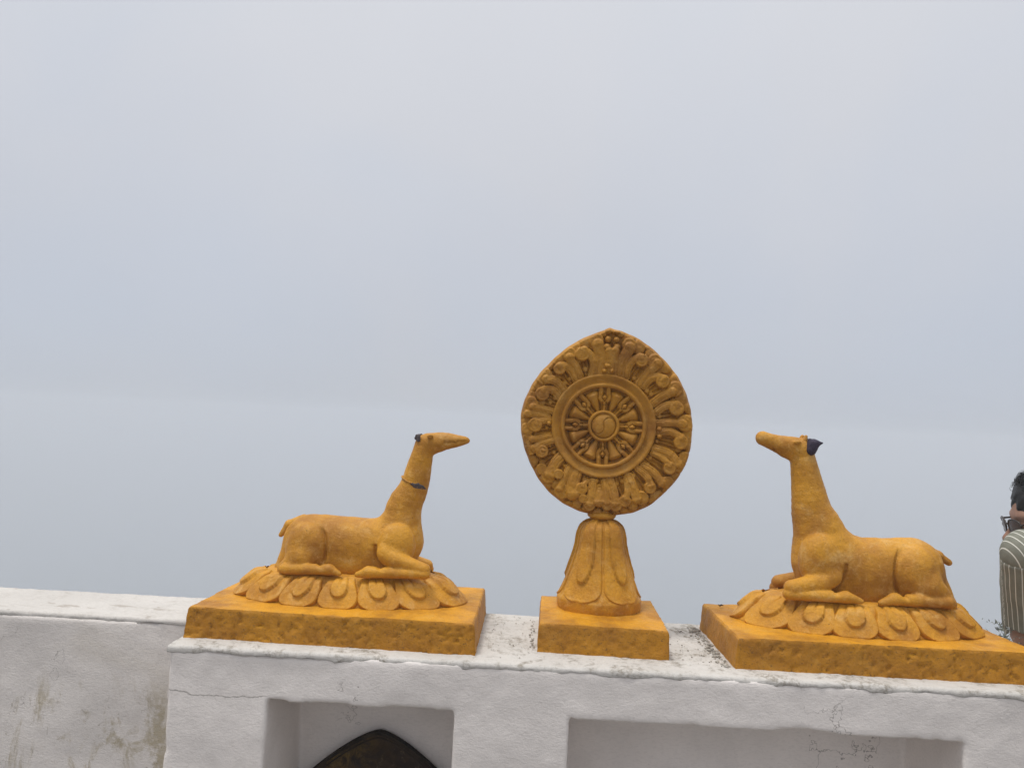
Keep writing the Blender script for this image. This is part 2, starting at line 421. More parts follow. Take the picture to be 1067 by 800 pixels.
# ------------------------------------------------------------------ shared statue parts
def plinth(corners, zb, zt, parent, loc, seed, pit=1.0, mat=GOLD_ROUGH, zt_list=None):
    """rough cement slab: corners are four (x, y) going round from front left; slightly out of true"""
    c = np.array(corners, float); zt_list = zt_list or [zt]*4
    step = .0036; V = []; F = []
    def face(p00, p10, p11, p01):
        p00, p10, p11, p01 = map(np.array, (p00, p10, p11, p01))
        n = max(2, int(np.linalg.norm(p10-p00)/step)); m = max(2, int(np.linalg.norm(p01-p00)/step))
        s = np.linspace(0, 1, n)[:, None, None]; t = np.linspace(0, 1, m)[None, :, None]
        G = (p00*(1-s) + p10*s)*(1-t) + (p01*(1-s) + p11*s)*t
        F.append(grid_faces(n, m, off=sum(len(v) for v in V))); V.append(G.reshape(-1, 3))
    b = [np.array([*c[i], zb]) for i in range(4)]
    ctr = c.mean(0)
    t = [np.array([*(ctr + (c[i]-ctr)*.985), zt_list[i]]) for i in range(4)]
    face(b[0], b[1], t[1], t[0]); face(b[1], b[2], t[2], t[1]); face(b[2], b[3], t[3], t[2]); face(b[3], b[0], t[0], t[3])
    face(t[0], t[1], t[2], t[3])
    V = np.concatenate(V); F = np.concatenate(F)
    # round the edges
    lo = np.array([c[:, 0].min(), c[:, 1].min(), zb-.1]); hi = np.array([c[:, 0].max(), c[:, 1].max(), zt])
    cen = V.mean(0)
    r = .007
    zz = np.clip((V[:, 2] - (zt - r))/r, 0, 1)
    k = 1 - zz**2*.012
    V[:, :2] = ctr + (V[:, :2]-ctr)*k[:, None]
    side = np.minimum(1, np.clip((zt - .002 - V[:, 2])/.01, 0, 1))
    nrm = np.stack([fbm(V, 50, 3, seed), fbm(V, 50, 3, seed+3), fbm(V, 30, 3, seed+6)], -1)
    V += nrm*np.array([.0011, .0013, .0011])
    V += np.stack([fbm(V, 7, 2, seed+11), fbm(V, 7, 2, seed+12), fbm(V, 7, 2, seed+13)], -1)*.0016
    # pits in the rendered sides
    pn = vnoise(V, 95, seed+21)*.6 + vnoise(V, 180, seed+22)*.5
    pt = np.clip(pn - .16, 0, 1)*side*pit
    d = V - np.array([*ctr, 0]); fr = np.zeros_like(V); fr[:, 1] = 1
    V[:, 1] += np.where(np.abs(V[:, 1]-c[:2, 1].mean()) < .012, pt*.009, 0)
    o = mesh_obj('plinth', V, F, mat, parent, loc=loc)
    bm = bmesh.new(); bm.from_mesh(o.data); bmesh.ops.remove_doubles(bm, verts=bm.verts, dist=.0004); bm.to_mesh(o.data); bm.free()
    o.data.polygons.foreach_set('use_smooth', [True]*len(o.data.polygons))
    return o

def tongue(surf, length, halfw, inner, parent, mat, thick=.008, name='petal', top_w=.6, v1=.55, groove=True, curl=0.0, loc=None, rnd=0, ilen=.66, iw=.45):
    """a lotus petal lying on a curved surface: surf(s, t) -> point, normal arrays; s down the petal, t across, in metres"""
    nu, nv = 41, 54
    rg = random.Random(rnd)
    halfw *= 1 + rg.uniform(-.04, .04); ilen += rg.uniform(-.03, .03); lean = rg.uniform(-.06, .06)
    vv = (1 - np.cos(np.linspace(0, 1, nv)*math.pi))/2; vv = .35*np.linspace(0, 1, nv) + .65*np.sin(np.linspace(0, 1, nv)*math.pi/2)
    uu = np.sin(np.linspace(-1, 1, nu)*math.pi/2)*.5 + np.linspace(-1, 1, nu)*.5
    U, Vv = np.meshgrid(uu, vv, indexing='ij')
    wid = lambda v: halfw*(top_w + (1-top_w)*sstep(0, v1, v))*np.sqrt(np.clip(1 - np.clip((v-v1)/(1-v1), 0, 1)**2.7, 1e-6, 1))
    W = wid(Vv); T = U*W + lean*halfw*Vv; S = Vv*length
    ed = np.minimum((1-np.abs(U))*W, (1-Vv)*length*.9)
    h = thick*np.sqrt(np.clip(ed/.0045, 0, 1)) - .0015
    h = h - .0022*np.exp(-((np.abs(U))/.62)**2)*sstep(.5, 1, Vv)
    # the raised inner tongue
    vi = Vv/ilen
    iwd = halfw*iw*(.80 + .20*sstep(0, .6, vi))*np.sqrt(np.clip(1 - np.clip((vi-.5)/.5, 0, 1)**2.3, 0, 1))
    di = np.minimum(iwd - np.abs(T - lean*halfw*Vv), (1-vi)*ilen*length)
    hin = inner*sstep(-.0002, .0020, di)*(.55 + .45*sstep(0, .2, Vv)) - .0016*np.exp(-(di/.0016)**2)*(di < .001)
    if groove:
        hin = hin - .0034*np.exp(-((T-lean*halfw*Vv)/.0018)**2)*(1-sstep(.44, .54, vi))*sstep(0, .002, di)
    h = (h + .0015)*(.35 + .65*sstep(0, .3, Vv)) - .0015 + hin + curl*sstep(.5, 1, Vv)
    P, Nn = surf(S, T)
    V = P + Nn*h[..., None]
    V = V + (fbm(V, 60, 2, rnd+3)*.0005)[..., None]*Nn
    return mesh_obj(name, V.reshape(-1, 3), grid_faces(nu, nv), mat, parent, loc=loc)

def lotus(cx, cy, zb, zt, at, bt, ab, bb, count, phase, parent, loc, seed):
    H = zt - zb
    def prof(s): # s 0..1 from the top rim to the hem
        g = s**1.0
        return at + (ab-at)*g, bt + (bb-bt)*g, zt - H*(.88*s + .12*s*s)
    def pos(phi, s):
        a, b, z = prof(s); return np.stack([cx + a*np.cos(phi), cy + b*np.sin(phi), z + phi*0], -1)
    # mound
    n = 160; ph = np.linspace(0, 2*math.pi, n, endpoint=False); rows = []
    for f in (.02, .3, .6, .85, .95): rows.append(np.stack([cx + at*f*np.cos(ph), cy + bt*f*np.sin(ph), ph*0 + zt + (.0045 if f < .9 else .0035)], -1))
    for s in np.linspace(0, 1, 14): rows.append(pos(ph, np.full(n, s)))
    rows.append(np.stack([cx + (ab-.012)*np.cos(ph), cy + (bb-.012)*np.sin(ph), ph*0 + zb - .004], -1))
    V = np.stack(rows); V[..., 2] += fbm(V, 30, 3, seed)*.0012
    F = grid_faces(len(rows), n, wrap=True).tolist(); F.append(list(range(n))[::-1])
    mound = mesh_obj('lotus_base', V.reshape(-1, 3), F, GOLD, parent, loc=loc)
    # petals spaced evenly along the hem
    pp = np.linspace(0, 2*math.pi, 2001); q = pos(pp, np.full(2001, 1.0)); L = np.concatenate([[0], np.cumsum(np.linalg.norm(np.diff(q, axis=0), axis=1))])
    tot = L[-1]; hw = tot/count/2*1.0
    for k in range(count):
        phi0 = np.interp(((k+phase) % count)/count*tot, L, pp)
        def surf(S, T, phi0=phi0):
            ln = np.linalg.norm(pos(np.array(phi0), np.array(1.0)) - pos(np.array(phi0), np.array(0.)))
            s = np.clip(S/LEN*1.10, 0, 1.25)
            e = 1e-3
            rate = np.linalg.norm(pos(phi0 + e, np.full_like(s, .9)) - pos(phi0 - e, np.full_like(s, .9)), axis=-1)/(2*e)
            phi = phi0 + T/rate
            P = pos(phi, s)
            A = pos(phi + e, s) - pos(phi - e, s); B = pos(phi, s + e) - pos(phi, np.maximum(s - e, 0))
            N = np.cross(A, B); N /= np.linalg.norm(N, axis=-1, keepdims=True) + 1e-12
            N = np.where((N[..., 2:3] < 0), -N, N)
            return P, N
        LEN = float(np.linalg.norm(pos(np.array(phi0), np.array(1.0)) - pos(np.array(phi0), np.array(0.))))*1.06
        tongue(surf, LEN*1.0, hw*1.03, .0064, mound, GOLD, thick=.0130, top_w=.80, v1=.62, loc=None, rnd=seed*100+k, ilen=.70, iw=.46)
    return mound

def deer_figure(prims, cx, cy, z0, sgn, parent, loc, seed, haunch, shoulder, mouth, eye, far):
    """prims in (forward, side, up); both flanks are modelled, the head turned straight ahead"""
    fl = []
    for pr_ in prims:
        if pr_[2][1] == 0 or pr_[0] == 's': fl.append(pr_); continue
        if pr_[0] == 'e':
            c_ = pr_[2]; k_ = 1 - (c_[1] + .015)/1.78
            fl.append((pr_[0], pr_[1], (((cx + sgn*c_[0])*k_ - cx)*sgn, c_[1], (z0 + c_[2] - 1.65)*k_ + 1.65 - z0 - .017), tuple(v*k_ for v in pr_[3])))
        else:
            o_ = []
            for c_ in pr_[2:]:
                k_ = 1 - (c_[1] + .008)/1.78
                o_.append((((cx + sgn*c_[0])*k_ - cx)*sgn, c_[1], (z0 + c_[2] - 1.65)*k_ + 1.65 - z0 - .006, c_[3]*k_))
            fl.append((pr_[0], pr_[1], *o_))
    prims = fl
    he, se = [p_ for p_ in prims if p_[0] == 'e' and p_[2][1] > 0][:2]
    haunch = ((he[2][0], 0, he[2][2]), (he[3][0]*1.02, he[3][2]*1.02)); shoulder = ((se[2][0], 0, se[2][2]), (se[3][0]*1.03, se[3][2]*1.03))
    def local(P):
        b = sstep(0, .06, P[..., 1]-cy)      # the far legs are set a little lower and further back
        return np.stack([(P[..., 0]-cx)*sgn + far*b, np.abs(P[..., 1]-cy), P[..., 2]-z0 + .018*b], -1), np.stack([(P[..., 0]-cx)*sgn, -(P[..., 1]-cy), P[..., 2]-z0], -1)
    def fn(P):
        A, B = local(P)
        d = None
        for kind, k, *q in prims:
            if kind == 'e': e = d_ell(A, q[0], q[1])
            elif kind == 's':
                C = np.array(q, float); C = np.concatenate([C[:1], C, C[-1:]]); e = None
                for i in range(1, len(C)-2):
                    for j in range(3):
                        cr = lambda t: .5*(2*C[i] + (C[i+1]-C[i-1])*t + (2*C[i-1]-5*C[i]+4*C[i+1]-C[i+2])*t*t + (3*C[i]-C[i-1]-3*C[i+1]+C[i+2])*t**3)
                        a, b = cr(j/3), cr((j+1)/3); f = d_cone(A, a[:3], b[:3], a[3], b[3], (1, 1.15, 1)); e = f if e is None else np.minimum(e, f)
            else:
                a, b = q; sq = (1, 1.14, 1) if a[1] == 0 else (1, 1, 1)
                e = d_cone(A, a[:3], b[:3], a[3], b[3], sq)
            d = e if d is None else smin(d, e, k)
        # mouth line, nostril and the slit of the eye
        for a, b in mouth: d = smax(d, -d_cone(A, (a[0], .016, a[1]), (b[0], .006, b[1]), .0026, .0022), .0012)
        d = smin(d, d_ell(A, (eye[0], .0235, eye[1]), (.0085, .0055, .0050)), .001)
        d = smax(d, -d_cone(A, (eye[0]-.008, .030, eye[1]-.001), (eye[0]+.008, .028, eye[1]+.0005), .0020, .0018), .001)
        # creases that outline haunch and shoulder
        for c, r_, lo, hi, dep in ((haunch[0], haunch[1], -1.6, .75, .012), (shoulder[0], shoulder[1], -3.6, -1.9, .009)):
            u = (A[..., 0]-c[0])/r_[0]; w = (A[..., 2]-c[2])/r_[1]; rad = np.sqrt(u*u + w*w); an = np.arctan2(w, u)
            m = sstep(lo-.2, lo+.15, an)*(1-sstep(hi-.15, hi+.2, an))*sstep(.03, .05, A[..., 1])*sstep(.024, .042, A[..., 2])
            d = d + dep*m*np.exp(-((rad-1.05)/.075)**2)
        m = np.abs(d) < .012
        if m.any(): d[m] += fbm(P[m], 28, 3, seed)*.0011 + fbm(P[m], 75, 2, seed+4)*.0004
        return np.maximum(d, -(P[..., 2] - (z0 - .006)))
    xs = sorted((cx - .21*sgn, cx + .29*sgn))
    return sdf_obj('deer_figure', fn, (xs[0], cy-.115, z0-.02), (xs[1], cy+.115, z0+.40), .003, GOLD, parent, loc)
def sdf_prims(name, prims, cx, cy, z0, sgn, parent, loc, mat, h=.002, seed=1, vsgn=1, amp=.0005):
    pts = np.array([q[:3] for p in prims for q in p[2:]]); rr = max(q[3] for p in prims for q in p[2:]) + .006
    lo = pts.min(0) - rr; hi = pts.max(0) + rr
    def fn(P):
        B = np.stack([(P[..., 0]-cx)*sgn, -(P[..., 1]-cy)*vsgn, P[..., 2]-z0], -1); d = None
        for kind, k, a, b in prims:
            e = d_cone(B, a[:3], b[:3], a[3], b[3]); d = e if d is None else smin(d, e, k)
        return d + fbm(P, 90, 2, seed)*amp
    X = sorted((cx + lo[0]*sgn, cx + hi[0]*sgn)); Y = sorted((cy - lo[1]*vsgn, cy - hi[1]*vsgn))
    return sdf_obj(name, fn, (X[0], Y[0], z0+lo[2]), (X[1], Y[1], z0+hi[2]), h, mat, parent, loc)

DEER_L = [
    ('c', 0, (-0.095, 0.0, 0.073, 0.0645), (0.039, 0.0, 0.069, 0.064)),
    ('c', .02, (-.108, 0, .072, .050), (-.152, 0, .006, .030)),
    ('c', 0, (0.039, 0.0, 0.069, 0.064), (0.109, 0.0, 0.079, 0.0578)),
    ('e', .03, (0, 0, .020), (.150, .052, .034)),
    ('s', 0.024, (0.117, 0.0, 0.085, 0.0542), (0.123, 0.0, 0.157, 0.0440), (0.143, 0.0, 0.208, 0.0351), (0.155, 0.0, 0.259, 0.0304), (0.166, 0.0, 0.316, 0.0245)),
    ('s', 0.003, (0.175, 0.0, 0.318, 0.0270), (0.208, 0.0, 0.325, 0.0225), (0.240, 0.0, 0.3275, 0.0155), (.262, 0, .330, .0098), (.270, 0, .330, .0055)),
    ('c', 0.006, (0.183, 0.0, 0.309, 0.0190), (0.202, 0.0, 0.312, 0.0125)),
    ('e', 0.005, (-0.113, 0.034, 0.070), (.0500, .036, .064)),
    ('c', 0.010, (-0.118, 0.046, 0.038, 0.0330), (-0.158, 0.045, 0.008, 0.0200)),
    ('c', 0.004, (-0.163, 0.066, 0.007, 0.0133), (-0.052, 0.08, 0.011, 0.0133)),
    ('c', 0.004, (-0.052, 0.08, 0.011, 0.0133), (-0.026, 0.085, 0.002, 0.0062)),
    ('e', 0.0035, (0.107, 0.042, 0.087), (.0455, .032, .054)),
    ('c', 0.008, (0.087, 0.055, 0.055, 0.0281), (0.111, 0.065, 0.040, 0.0234)),
    ('c', 0.004, (0.111, 0.065, 0.040, 0.0219), (0.179, 0.072, 0.023, 0.0150)),
    ('c', 0.0015, (0.183, 0.076, 0.012, 0.0122), (0.042, 0.084, 0.010, 0.014)),
    ('c', 0.003, (0.042, 0.084, 0.010, 0.014), (0.016, 0.088, 0.003, 0.0062)),
]
DEER_R = [
    ('c', 0, (-0.094, 0.0, 0.087, 0.0680), (0.025, 0.0, 0.076, 0.0738)),
    ('c', .02, (-.113, 0, .085, .050), (-.166, 0, .008, .032)),
    ('c', 0, (0.025, 0.0, 0.076, 0.0738), (0.098, 0.0, 0.093, 0.0738)),
    ('e', .03, (0, 0, .022), (.160, .054, .036)),
    ('s', 0.024, (0.108, 0.0, 0.100, 0.070), (0.118, 0.0, 0.157, 0.0590), (0.134, 0.0, 0.200, 0.0475), (0.143, 0.0, 0.245, 0.0400), (0.153, 0.0, 0.294, 0.0338), (0.161, 0.0, 0.334, 0.0285)),
    ('s', 0.003, (0.168, 0.0, 0.348, 0.0305), (0.205, 0.0, 0.3565, 0.0245), (0.232, 0.0, 0.3645, 0.0185), (0.254, 0.0, 0.3720, 0.0165)),
    ('c', .006, (0.176, 0.0, 0.337, 0.0200), (0.200, 0.0, 0.342, 0.0140)),
    ('e', 0.005, (-0.112, 0.036, 0.086), (.0530, .040, .067)),
    ('c', 0.010, (-0.135, 0.046, 0.050, 0.0380), (-0.185, 0.045, 0.012, 0.0200)),
    ('c', 0.004, (-0.187, 0.066, 0.014, 0.0142), (-0.064, 0.08, 0.015, 0.0142)),
    ('c', 0.004, (-0.064, 0.08, 0.015, 0.0142), (-0.032, 0.085, 0.005, 0.0067)),
    ('e', 0.0035, (0.108, 0.044, 0.107), (.050, .037, .066)),
    ('c', 0.008, (0.085, 0.055, 0.059, 0.0285), (0.105, 0.065, 0.046, 0.0235)),
    ('c', 0.004, (0.105, 0.065, 0.046, 0.0226), (0.175, 0.074, 0.030, 0.0180)),
    ('c', 0.0015, (0.181, 0.077, 0.015, 0.0142), (0.048, 0.085, 0.015, 0.0142)),
    ('c', 0.003, (0.048, 0.085, 0.015, 0.0142), (0.014, 0.088, 0.007, 0.0067)),
]
def statue_left():
    cx, cy, z0 = -.442, 1.78, 1.267
    r = empty('deer_statue', (-.436, 1.77, WT)); l = -np.array(r.location)
    tag(r, 'golden kneeling deer statue facing right, its neck cracked, ears broken off', 'statue', 'golden kneeling deer on the wall')
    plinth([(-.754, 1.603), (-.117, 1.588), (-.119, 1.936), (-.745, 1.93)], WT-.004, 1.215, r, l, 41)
    lotus(-.437, 1.78, 1.213, 1.272, .205, .078, .272, .118, 13, .75, r, l, 3)
    d = deer_figure(DEER_L, cx, cy, z0, 1, r, l, 51, ((-.113, 0, .070), (.051, .065)), ((.107, 0, .087), (.047, .055)),
                    [((.215, .323), (.272, .3295))], (.182, .337), .014)
    sdf_prims('tail', [('c', 0, (-0.118, 0.0, 0.124, 0.0120), (-0.152, 0.0, 0.108, 0.0125)), ('c', 0.004, (-0.152, 0.0, 0.108, 0.0120), (-0.172, 0.0, 0.084, 0.006))], cx, cy, z0, 1, d, None, GOLD)
    for s in (1, -1):
        sdf_prims('broken_ear_stub', [('c', 0, (.147, .010, .331, .0055), (.148, .012, .337, .0040)), ('c', .001, (.154, .018, .336, .0045), (.153, .018, .326, .0045))], cx, cy, z0, 1, d, None, MORTAR, .0015, 5, s, .0016)
    # crack round the neck with a patch of bare mortar
    A = np.array([.115, 0, .237]); B = np.array([.177, 0, .211]); ax = (B-A)/np.linalg.norm(B-A); c0 = (A+B)/2; R0 = np.linalg.norm(B-A)/2 + .0008
    def ring(P):
        Q = np.stack([P[..., 0]-cx, -(P[..., 1]-cy), P[..., 2]-z0], -1) - c0
        u = Q@ax; v = Q[..., 1]*1.12; w = Q@np.array([-ax[2], 0, ax[0]])
        wob = fbm(P, 60, 2, 77)*.002
        return np.sqrt((np.sqrt(u*u+v*v) - R0 + .001)**2 + (w + wob)**2) - .0021 + fbm(P, 140, 2, 78)*.0009
    sdf_obj('neck_crack', ring, (cx+.10, cy-.045, z0+.195), (cx+.19, cy+.045, z0+.255), .0016, GOLD_DARK, d, None)
    def patch(P):
        Q = np.stack([P[..., 0]-cx, -(P[..., 1]-cy), P[..., 2]-z0], -1) - c0
        u = Q@ax; v = Q[..., 1]*1.12; w = Q@np.array([-ax[2], 0, ax[0]]); an = np.arctan2(v, u)
        hw = .0068*(1 - ((an-.95)/.75)**2) + fbm(P, 110, 3, 79)*.0022
        tail = .0035 - np.abs(an-.75)*.03; tail = np.where(w < 0, np.minimum(tail, .014 + w), -1)
        return np.maximum(np.sqrt(u*u+v*v) - R0 - .0012 - .10*w, -np.maximum(hw - np.abs(w + .001), tail))
    sdf_obj('mortar_patch', patch, (cx+.12, cy-.05, z0+.195), (cx+.19, cy-.006, z0+.25), .0015, MORTAR, d, None)
def statue_right():
    cx, cy, z0 = .783, 1.78, 1.262
    r = empty('deer_statue', (.755, 1.77, WT)); l = -np.array(r.location)
    tag(r, 'golden kneeling deer statue facing left, head raised, with dark violet ears', 'statue', 'golden kneeling deer on the wall')
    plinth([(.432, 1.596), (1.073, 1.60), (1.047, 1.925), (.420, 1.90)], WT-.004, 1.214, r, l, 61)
    lotus(.752, 1.775, 1.212, 1.272, .212, .079, .278, .119, 13, .25, r, l, 4)
    d = deer_figure(DEER_R, cx, cy, z0, -1, r, l, 71, ((-.118, 0, .084), (.056, .071)), ((.108, 0, .107), (.052, .067)),
                    [((.268, .362), (.250, .356)), ((.250, .356), (.225, .346))], (.181, .366), .018)
    sdf_prims('tail', [('c', 0, (-0.128, 0.0, 0.130, 0.0120), (-0.158, 0.0, 0.117, 0.0108)), ('c', 0.004, (-0.158, 0.0, 0.117, 0.0100), (-0.182, 0.0, 0.102, 0.0075))], cx, cy, z0, -1, d, None, GOLD)
    for s in (1, -1):
        sdf_prims('ear', [('c', 0, (0.148, 0.018, 0.350, 0.0135), (0.142, 0.020, 0.363, 0.0126)), ('c', 0.005, (0.141, 0.020, 0.363, 0.0115), (0.124, 0.024, 0.367, 0.0022)),
                  ('c', .003, (.151, .020, .372, .005), (.150, .020, .360, .009))], cx, cy, z0, -1, d, None, EAR_PAINT, .0018, 8, s, .0008)
        sdf_prims('horn_stub', [('c', 0, (.160, .012, .372, .006), (.157, .012, .380, .0045))], cx, cy, z0, -1, d, None, GOLD, .0015, 9, s, .0005)
statue_left(); statue_right()
# ------------------------------------------------------------------ the wheel statue
INNER = [(-56.8, 167.9, 14.3), (-109.8, 129.8, 12.0), (-148.4, 69.2, 13.7), (83.1, 158.5, 13.7), (134.7, 110.7, 13.7), (169.0, 47.7, 14.3), (-162.8, -5.3, 14.3), (-144.2, -66.8, 12.9), (-102.6, -118.3, 10.0), (-46.8, -149.8, 12.0), (-42.5, -172.7, 9.2), (181.9, -31.0, 14.3), (157.6, -92.6, 12.9), (113.2, -139.8, 12.0), (55.9, -174.2, 12.0), (14.4, -185.6, 10.9), (34.5, -185.6, 12.0)]
OUTER = [(-25.4, 201.4, 14.9), (-88.3, 166.5, 14.3), (-145.6, 110.7, 17.2), (-175.6, 42.0, 17.2), (53.1, 193.7, 14.3), (116.0, 156.5, 15.7), (164.7, 93.5, 15.7), (191.9, 14.8, 16.6), (-179.9, -15.3, 12.9), (-177.1, -39.6, 12.0), (-171.3, -63.9, 11.4), (-142.7, -108.3, 11.4), (-127.0, -125.5, 13.7), (-92.6, -158.4, 15.7), (-68.3, -165.6, 11.4), (-26.8, -187.0, 12.0), (189.0, 11.9, 14.3), (191.9, -65.4, 11.4), (180.5, -85.4, 14.3), (153.3, -126.9, 12.9), (94.6, -165.6, 14.3), (74.5, -182.7, 10.0)]
BACKC = [(-49.7, 199.4, 13.7), (-75.5, 185.1, 11.4), (-111.2, 157.9, 14.3), (-137.0, 136.4, 10.9), (-157.0, 94.9, 15.7), (-174.2, 63.4, 11.4), (-182.8, 21.9, 14.3), (-66.9, 152.2, 7.2), (-112.7, 112.1, 7.2), (-149.9, 49.1, 8.0), (74.5, 189.4, 14.3), (106.0, 175.1, 11.4), (140.4, 146.4, 14.3), (163.3, 115.0, 11.4), (183.3, 74.9, 15.7), (197.6, 52.0, 11.4), (94.6, 146.4, 8.0), (140.4, 94.9, 7.2), (-181.4, 0.5, 11.4), (-106.9, -142.7, 10.0), (-164.2, -88.3, 11.4), (-55.4, -182.7, 10.0), (197.6, -13.9, 11.4), (169.0, -108.3, 10.0), (126.1, -159.8, 10.0), (197.6, -39.6, 8.6), (54.5, -194.2, 8.6)]
BEADS = [(-3.9, 129.3, 5.7), (6.1, 142.2, 5.7), (1.8, 188.0, 8.0), (3.3, 225.2, 7.4), (3.3, 206.6, 7.4), (1.5, 142.2, 6.3), (14.4, 130.7, 5.7), (1.5, 188.0, 8.0), (24.4, 188.0, 8.6), (24.4, 225.2, 7.4), (23.0, 205.1, 7.4), (3.0, 205.1, 7.4), (-129.8, 0.5, 5.7), (130.4, -2.4, 6.3), (131.8, -19.6, 6.3)]
STEMS = [[(-32.5, 117.8), (-26.2, 143.6), (-35.4, 165.1), (-52.6, 176.5), 6.9], [(-13.9, 120.7), (-9.6, 152.2), (-16.8, 175.1), (-21.1, 192.2), 9.2], [(-69.7, 106.4), (-78.3, 123.5), (-94.1, 137.9), (-108.4, 136.4), 6.9], [(-61.1, 112.1), (-69.7, 135.0), (-84.0, 149.3), (-86.9, 157.9), 7.4], [(-108.4, 63.4), (-122.7, 80.6), (-142.7, 79.2), 6.9], [(-96.9, 79.2), (-109.8, 94.9), (-127.0, 104.9), (-139.9, 103.5), 7.4], [(-121.3, 29.1), (-149.9, 34.8), (-169.9, 37.7), 5.7], [(-132.7, 14.8), (-158.5, 20.5), (-181.4, 20.5), 6.3], [(7.6, 126.4), (9.0, 152.2), (6.1, 177.9), 6.3], [(48.8, 117.8), (51.6, 143.6), (66.0, 159.3), (80.3, 165.1), 6.9], [(31.6, 123.5), (34.5, 152.2), (48.8, 175.1), (54.5, 186.5), 9.2], [(91.7, 97.8), (103.2, 115.0), (123.2, 122.1), (133.2, 117.8), 6.9], [(80.3, 100.6), (97.4, 129.3), (114.6, 143.6), (120.3, 152.2), 7.4], [(123.2, 37.7), (143.2, 54.8), (169.0, 56.3), 6.9], [(114.6, 57.7), (134.7, 74.9), (157.6, 86.3), 7.4], [(126.1, 11.9), (157.6, 14.8), (186.2, 11.9), 6.3], [(14.4, 126.4), (15.9, 152.2), (20.2, 177.9), 6.9], [(-124.1, 9.0), (-141.3, 6.2), (-158.5, 0.5), 5.7], [(-121.3, -28.2), (-144.2, -33.9), (-167.1, -39.6), 5.7], [(-115.5, -36.8), (-141.3, -46.8), (-161.3, -59.7), 6.9], [(-135.6, -53.9), (-139.9, -62.5), 4.6], [(-98.4, -76.8), (-112.7, -94.0), (-122.7, -119.8), 8.6], [(-78.3, -99.7), (-86.9, -125.5), (-98.4, -151.3), 5.7], [(-61.1, -111.2), (-68.3, -134.1), (-66.9, -159.8), 10.9], [(-21.1, -134.1), (-22.5, -159.8), (-26.8, -182.7), 7.4], [(-32.5, -131.2), (-44.0, -142.7), 4.0], [(-3.9, -151.3), (-3.9, -177.0), 9.7], [(128.9, -9.6), (157.6, -5.3), (181.9, -19.6), 6.3], [(131.8, 9.0), (157.6, 13.3), (183.3, 14.8), 5.7], [(123.2, -49.6), (157.6, -58.2), (176.2, -81.1), 7.4], [(117.5, -59.7), (140.4, -68.2), (156.1, -85.4), 5.2], [(97.4, -91.1), (123.2, -105.5), (140.4, -128.4), 6.9], [(83.1, -96.9), (106.0, -114.0), (114.6, -134.1), 6.3], [(63.1, -116.9), (74.5, -142.7), (83.1, -168.4), 8.0], [(57.4, -122.6), (61.7, -148.4), (58.8, -168.4), 5.2], [(18.7, -128.4), (28.7, -154.1), (33.0, -179.9), 8.0], [(5.8, -131.2), (10.1, -159.8), (13.0, -179.9), 5.7]]
OUTLINE = [(8.9, 231.6), (-19.4, 223.5), (-60.4, 204.6), (-101.3, 176.3), (-132.7, 144.8), (-164.2, 107.0), (-183.1, 69.2), (-195.7, 31.5), (-195.7, -12.6), (-186.3, -56.7), (-167.4, -100.7), (-139.0, -144.8), (-101.3, -179.4), (-57.2, -201.4), (-19.4, -210.9), (24.6, -210.2), (68.7, -204.6), (112.7, -185.7), (150.5, -151.1), (182.0, -113.3), (204.0, -62.9), (210.3, -12.6), (207.2, 37.8), (194.6, 81.8), (175.7, 119.6), (144.2, 157.4), (106.4, 192.0), (68.7, 215.3), (37.2, 227.9)]
HX, HY, HZ, MM = .153, 1.812, 1.647, .001015
